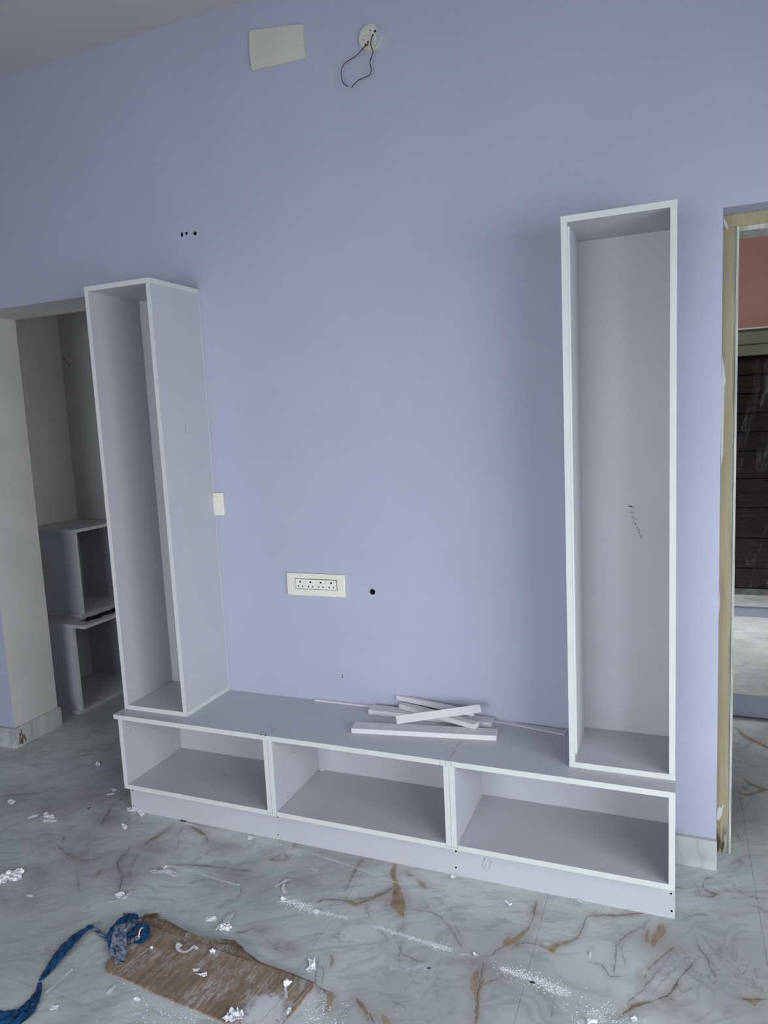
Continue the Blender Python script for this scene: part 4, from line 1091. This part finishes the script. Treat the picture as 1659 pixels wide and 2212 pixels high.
cr('film_scrap', [(130,2052),(138,2046),(143,2050),(140,2055),(132,2056)], 0, .006, 'small grey white flake touching the edge of the blue strip', cuts=1)
cr('film_scrap', [(104,2180),(112,2172),(120,2174),(130,2172),(124,2180),(112,2184)], 0, .005, 'small flake on the floor beside the wide end of the blue strip', cuts=1)
cr('film_scrap', [(288,2158),(296,2154),(304,2160),(296,2163)], 0, .004, 'small flake lying off the long straight edge of the cardboard', cuts=1)
zc = CT
rb('film_scrap', [(392,2046),(385,2043),(383,2049),(390,2056),(402,2057),(412,2053),(418,2049),(428,2050)], [.010,.010,.010,.010,.010,.010,.014,.010], zc, [.004,.010,.008,.004,.004,.006,.008,.002], 'curly white film strip lying on the cardboard')
cr('film_scrap', [(452,2056),(460,2053),(466,2056),(463,2062),(456,2067)], zc, .012, 'crumpled white film bit near the folded cardboard flap', cuts=2)
cr('film_scrap', [(324,2048),(330,2044),(332,2049),(327,2051)], zc, .005, 'tiny white flake on the cardboard beside the blue knot', cuts=1)
cr('film_scrap', [(416,2095),(424,2094),(431,2091),(427,2098),(419,2099)], zc, .004, 'small crescent of white film in the middle of the cardboard', cuts=1)
cr('film_scrap', [(423,2105),(434,2106),(446,2100),(448,2108),(441,2113)], zc, .008, 'bow shaped white film scrap in the middle of the cardboard', cuts=2)
cr('film_scrap', [(612,2125),(618,2121),(631,2122),(624,2130),(617,2134),(613,2130)], zc, .012, 'knotted head of white film near the torn end of the cardboard', cuts=2)
rb('film_scrap', [(616,2134),(618,2145),(617,2157)], [.007,.008,.014], zc, [.003,.003,.003], 'dangling tail of white film near the torn end of the cardboard')
cr('foam_lump', [(478,2205),(488,2198),(500,2186),(512,2183),(525,2190),(528,2200),(520,2212),(505,2210),(490,2211)], zc, .022, 'white lump of filler at the edge of the cardboard', 'foam', cat='filler lump', cuts=3)
cr('film_scrap', [(618,2188),(624,2178),(630,2177),(629,2186),(622,2195)], zc, .008, 'leaf shaped white scrap on the powdery end of the cardboard', cuts=1)
cr('dark_chip', [(1144,2120),(1155,2120.5),(1155.5,2124),(1144.5,2124)], 0, .003, 'small dark rectangular chip on the sawdust patch', 'darkchip', cat='chip', cuts=0)
cr('dark_chip', [(923,2090),(930,2090),(930,2093),(924,2093)], 0, .003, 'tiny dark chip on the floor before the long sawdust streak', 'darkchip', cat='chip', cuts=0)
cr('dark_chip', [(188,1747),(194,1744),(196,1745),(190,1748)], 0, .003, 'tiny dark chip on the floor between the unit and the opening', 'darkchip', cat='chip', cuts=0)
cr('dark_chip', [(389,1771),(403,1774),(404,1776),(392,1775)], 0, .003, 'thin dark wedge at the foot of the plinth', 'darkchip', cat='chip', cuts=0)
cr('film_scrap', [(686,1664),(694,1661),(700,1664),(694,1667)], BB + T, .006, 'white shaving left in the back corner of the middle bay', cuts=1)

# sawdust crumbs along the saw lines: too many to count
bm = bmesh.new()
def in_poly(p, poly):
    r = False
    for i in range(len(poly)):
        a, b = poly[i], poly[i - 1]
        if (a.y > p.y) != (b.y > p.y) and p.x < (b.x - a.x) * (p.y - a.y) / (b.y - a.y) + a.x: r = not r
    return r
_c0 = sum((FL(u, v) for u, v in out), Vector()) / len(out)
CARD = [_c0 + (FL(u, v) - _c0) * 1.06 for u, v in out]
FLAP = [FL(u, v) for u, v in [(255,1965),(360,1970),(520,2030),(690,2120),(500,2080),(300,2010)]]
def crumbs(pl, r, n, size):
    q = [FL(*p) for p in pl]
    for _ in range(n):
        i = random.randrange(len(q) - 1); t = random.random()
        p = q[i].lerp(q[i + 1], t) + Vector((random.gauss(0, r), random.gauss(0, r), 0))
        if in_poly(p, CARD) or in_poly(p, FLAP) or (p.y > -.318 and -.02 < p.x < 2.15): continue
        s = size * random.uniform(.4, 1.3); an = random.uniform(0, 6.28)
        c_, s_ = math.cos(an), math.sin(an)
        a_ = Vector((c_, s_, 0)) * s; b_ = Vector((-s_, c_, 0)) * s * random.uniform(.3, .7)
        v = [bm.verts.new(p + w) for w in (-a_, b_, a_, -b_)]; tp = bm.verts.new(p + Vector((0, 0, s * .6)))
        for k in range(4): bm.faces.new((v[k], v[(k + 1) % 4], tp))
crumbs([(608,1942),(640,1951),(668,1962)], .012, 420, .0022)
crumbs([(665,1964),(752,1984)], .005, 160, .0018)
crumbs([(806,2000),(870,2020),(940,2042)], .005, 200, .0018)
crumbs([(930,2040),(972,2051)], .009, 160, .0018)
crumbs([(1085,2092),(1150,2115),(1225,2144)], .013, 500, .0022)
crumbs([(1265,2205),(1320,2200)], .03, 300, .0022)
crumbs([(345,1864),(520,1914)], .004, 120, .0014)
crumbs([(450,1793),(860,1908),(1265,2024)], .006, 160, .0012)
crumbs([(690,2165),(700,2215)], .03, 160, .002)
crumbs([(300,2170),(460,2215)], .06, 320, .0022)
crumbs([(1240,1945),(1330,1966)], .02, 120, .0014)
crumbs([(620,1838),(648,1843)], .012, 90, .0014)
crumbs([(150,1900),(420,1990)], .15, 120, .0012)
crumbs([(700,2060),(1300,2180)], .15, 200, .0012)
sd_ = finish('sawdust', bm, 'foam')
tag(sd_, 'white sawdust crumbs scattered in streaks over the marble floor', 'sawdust', kind='stuff')
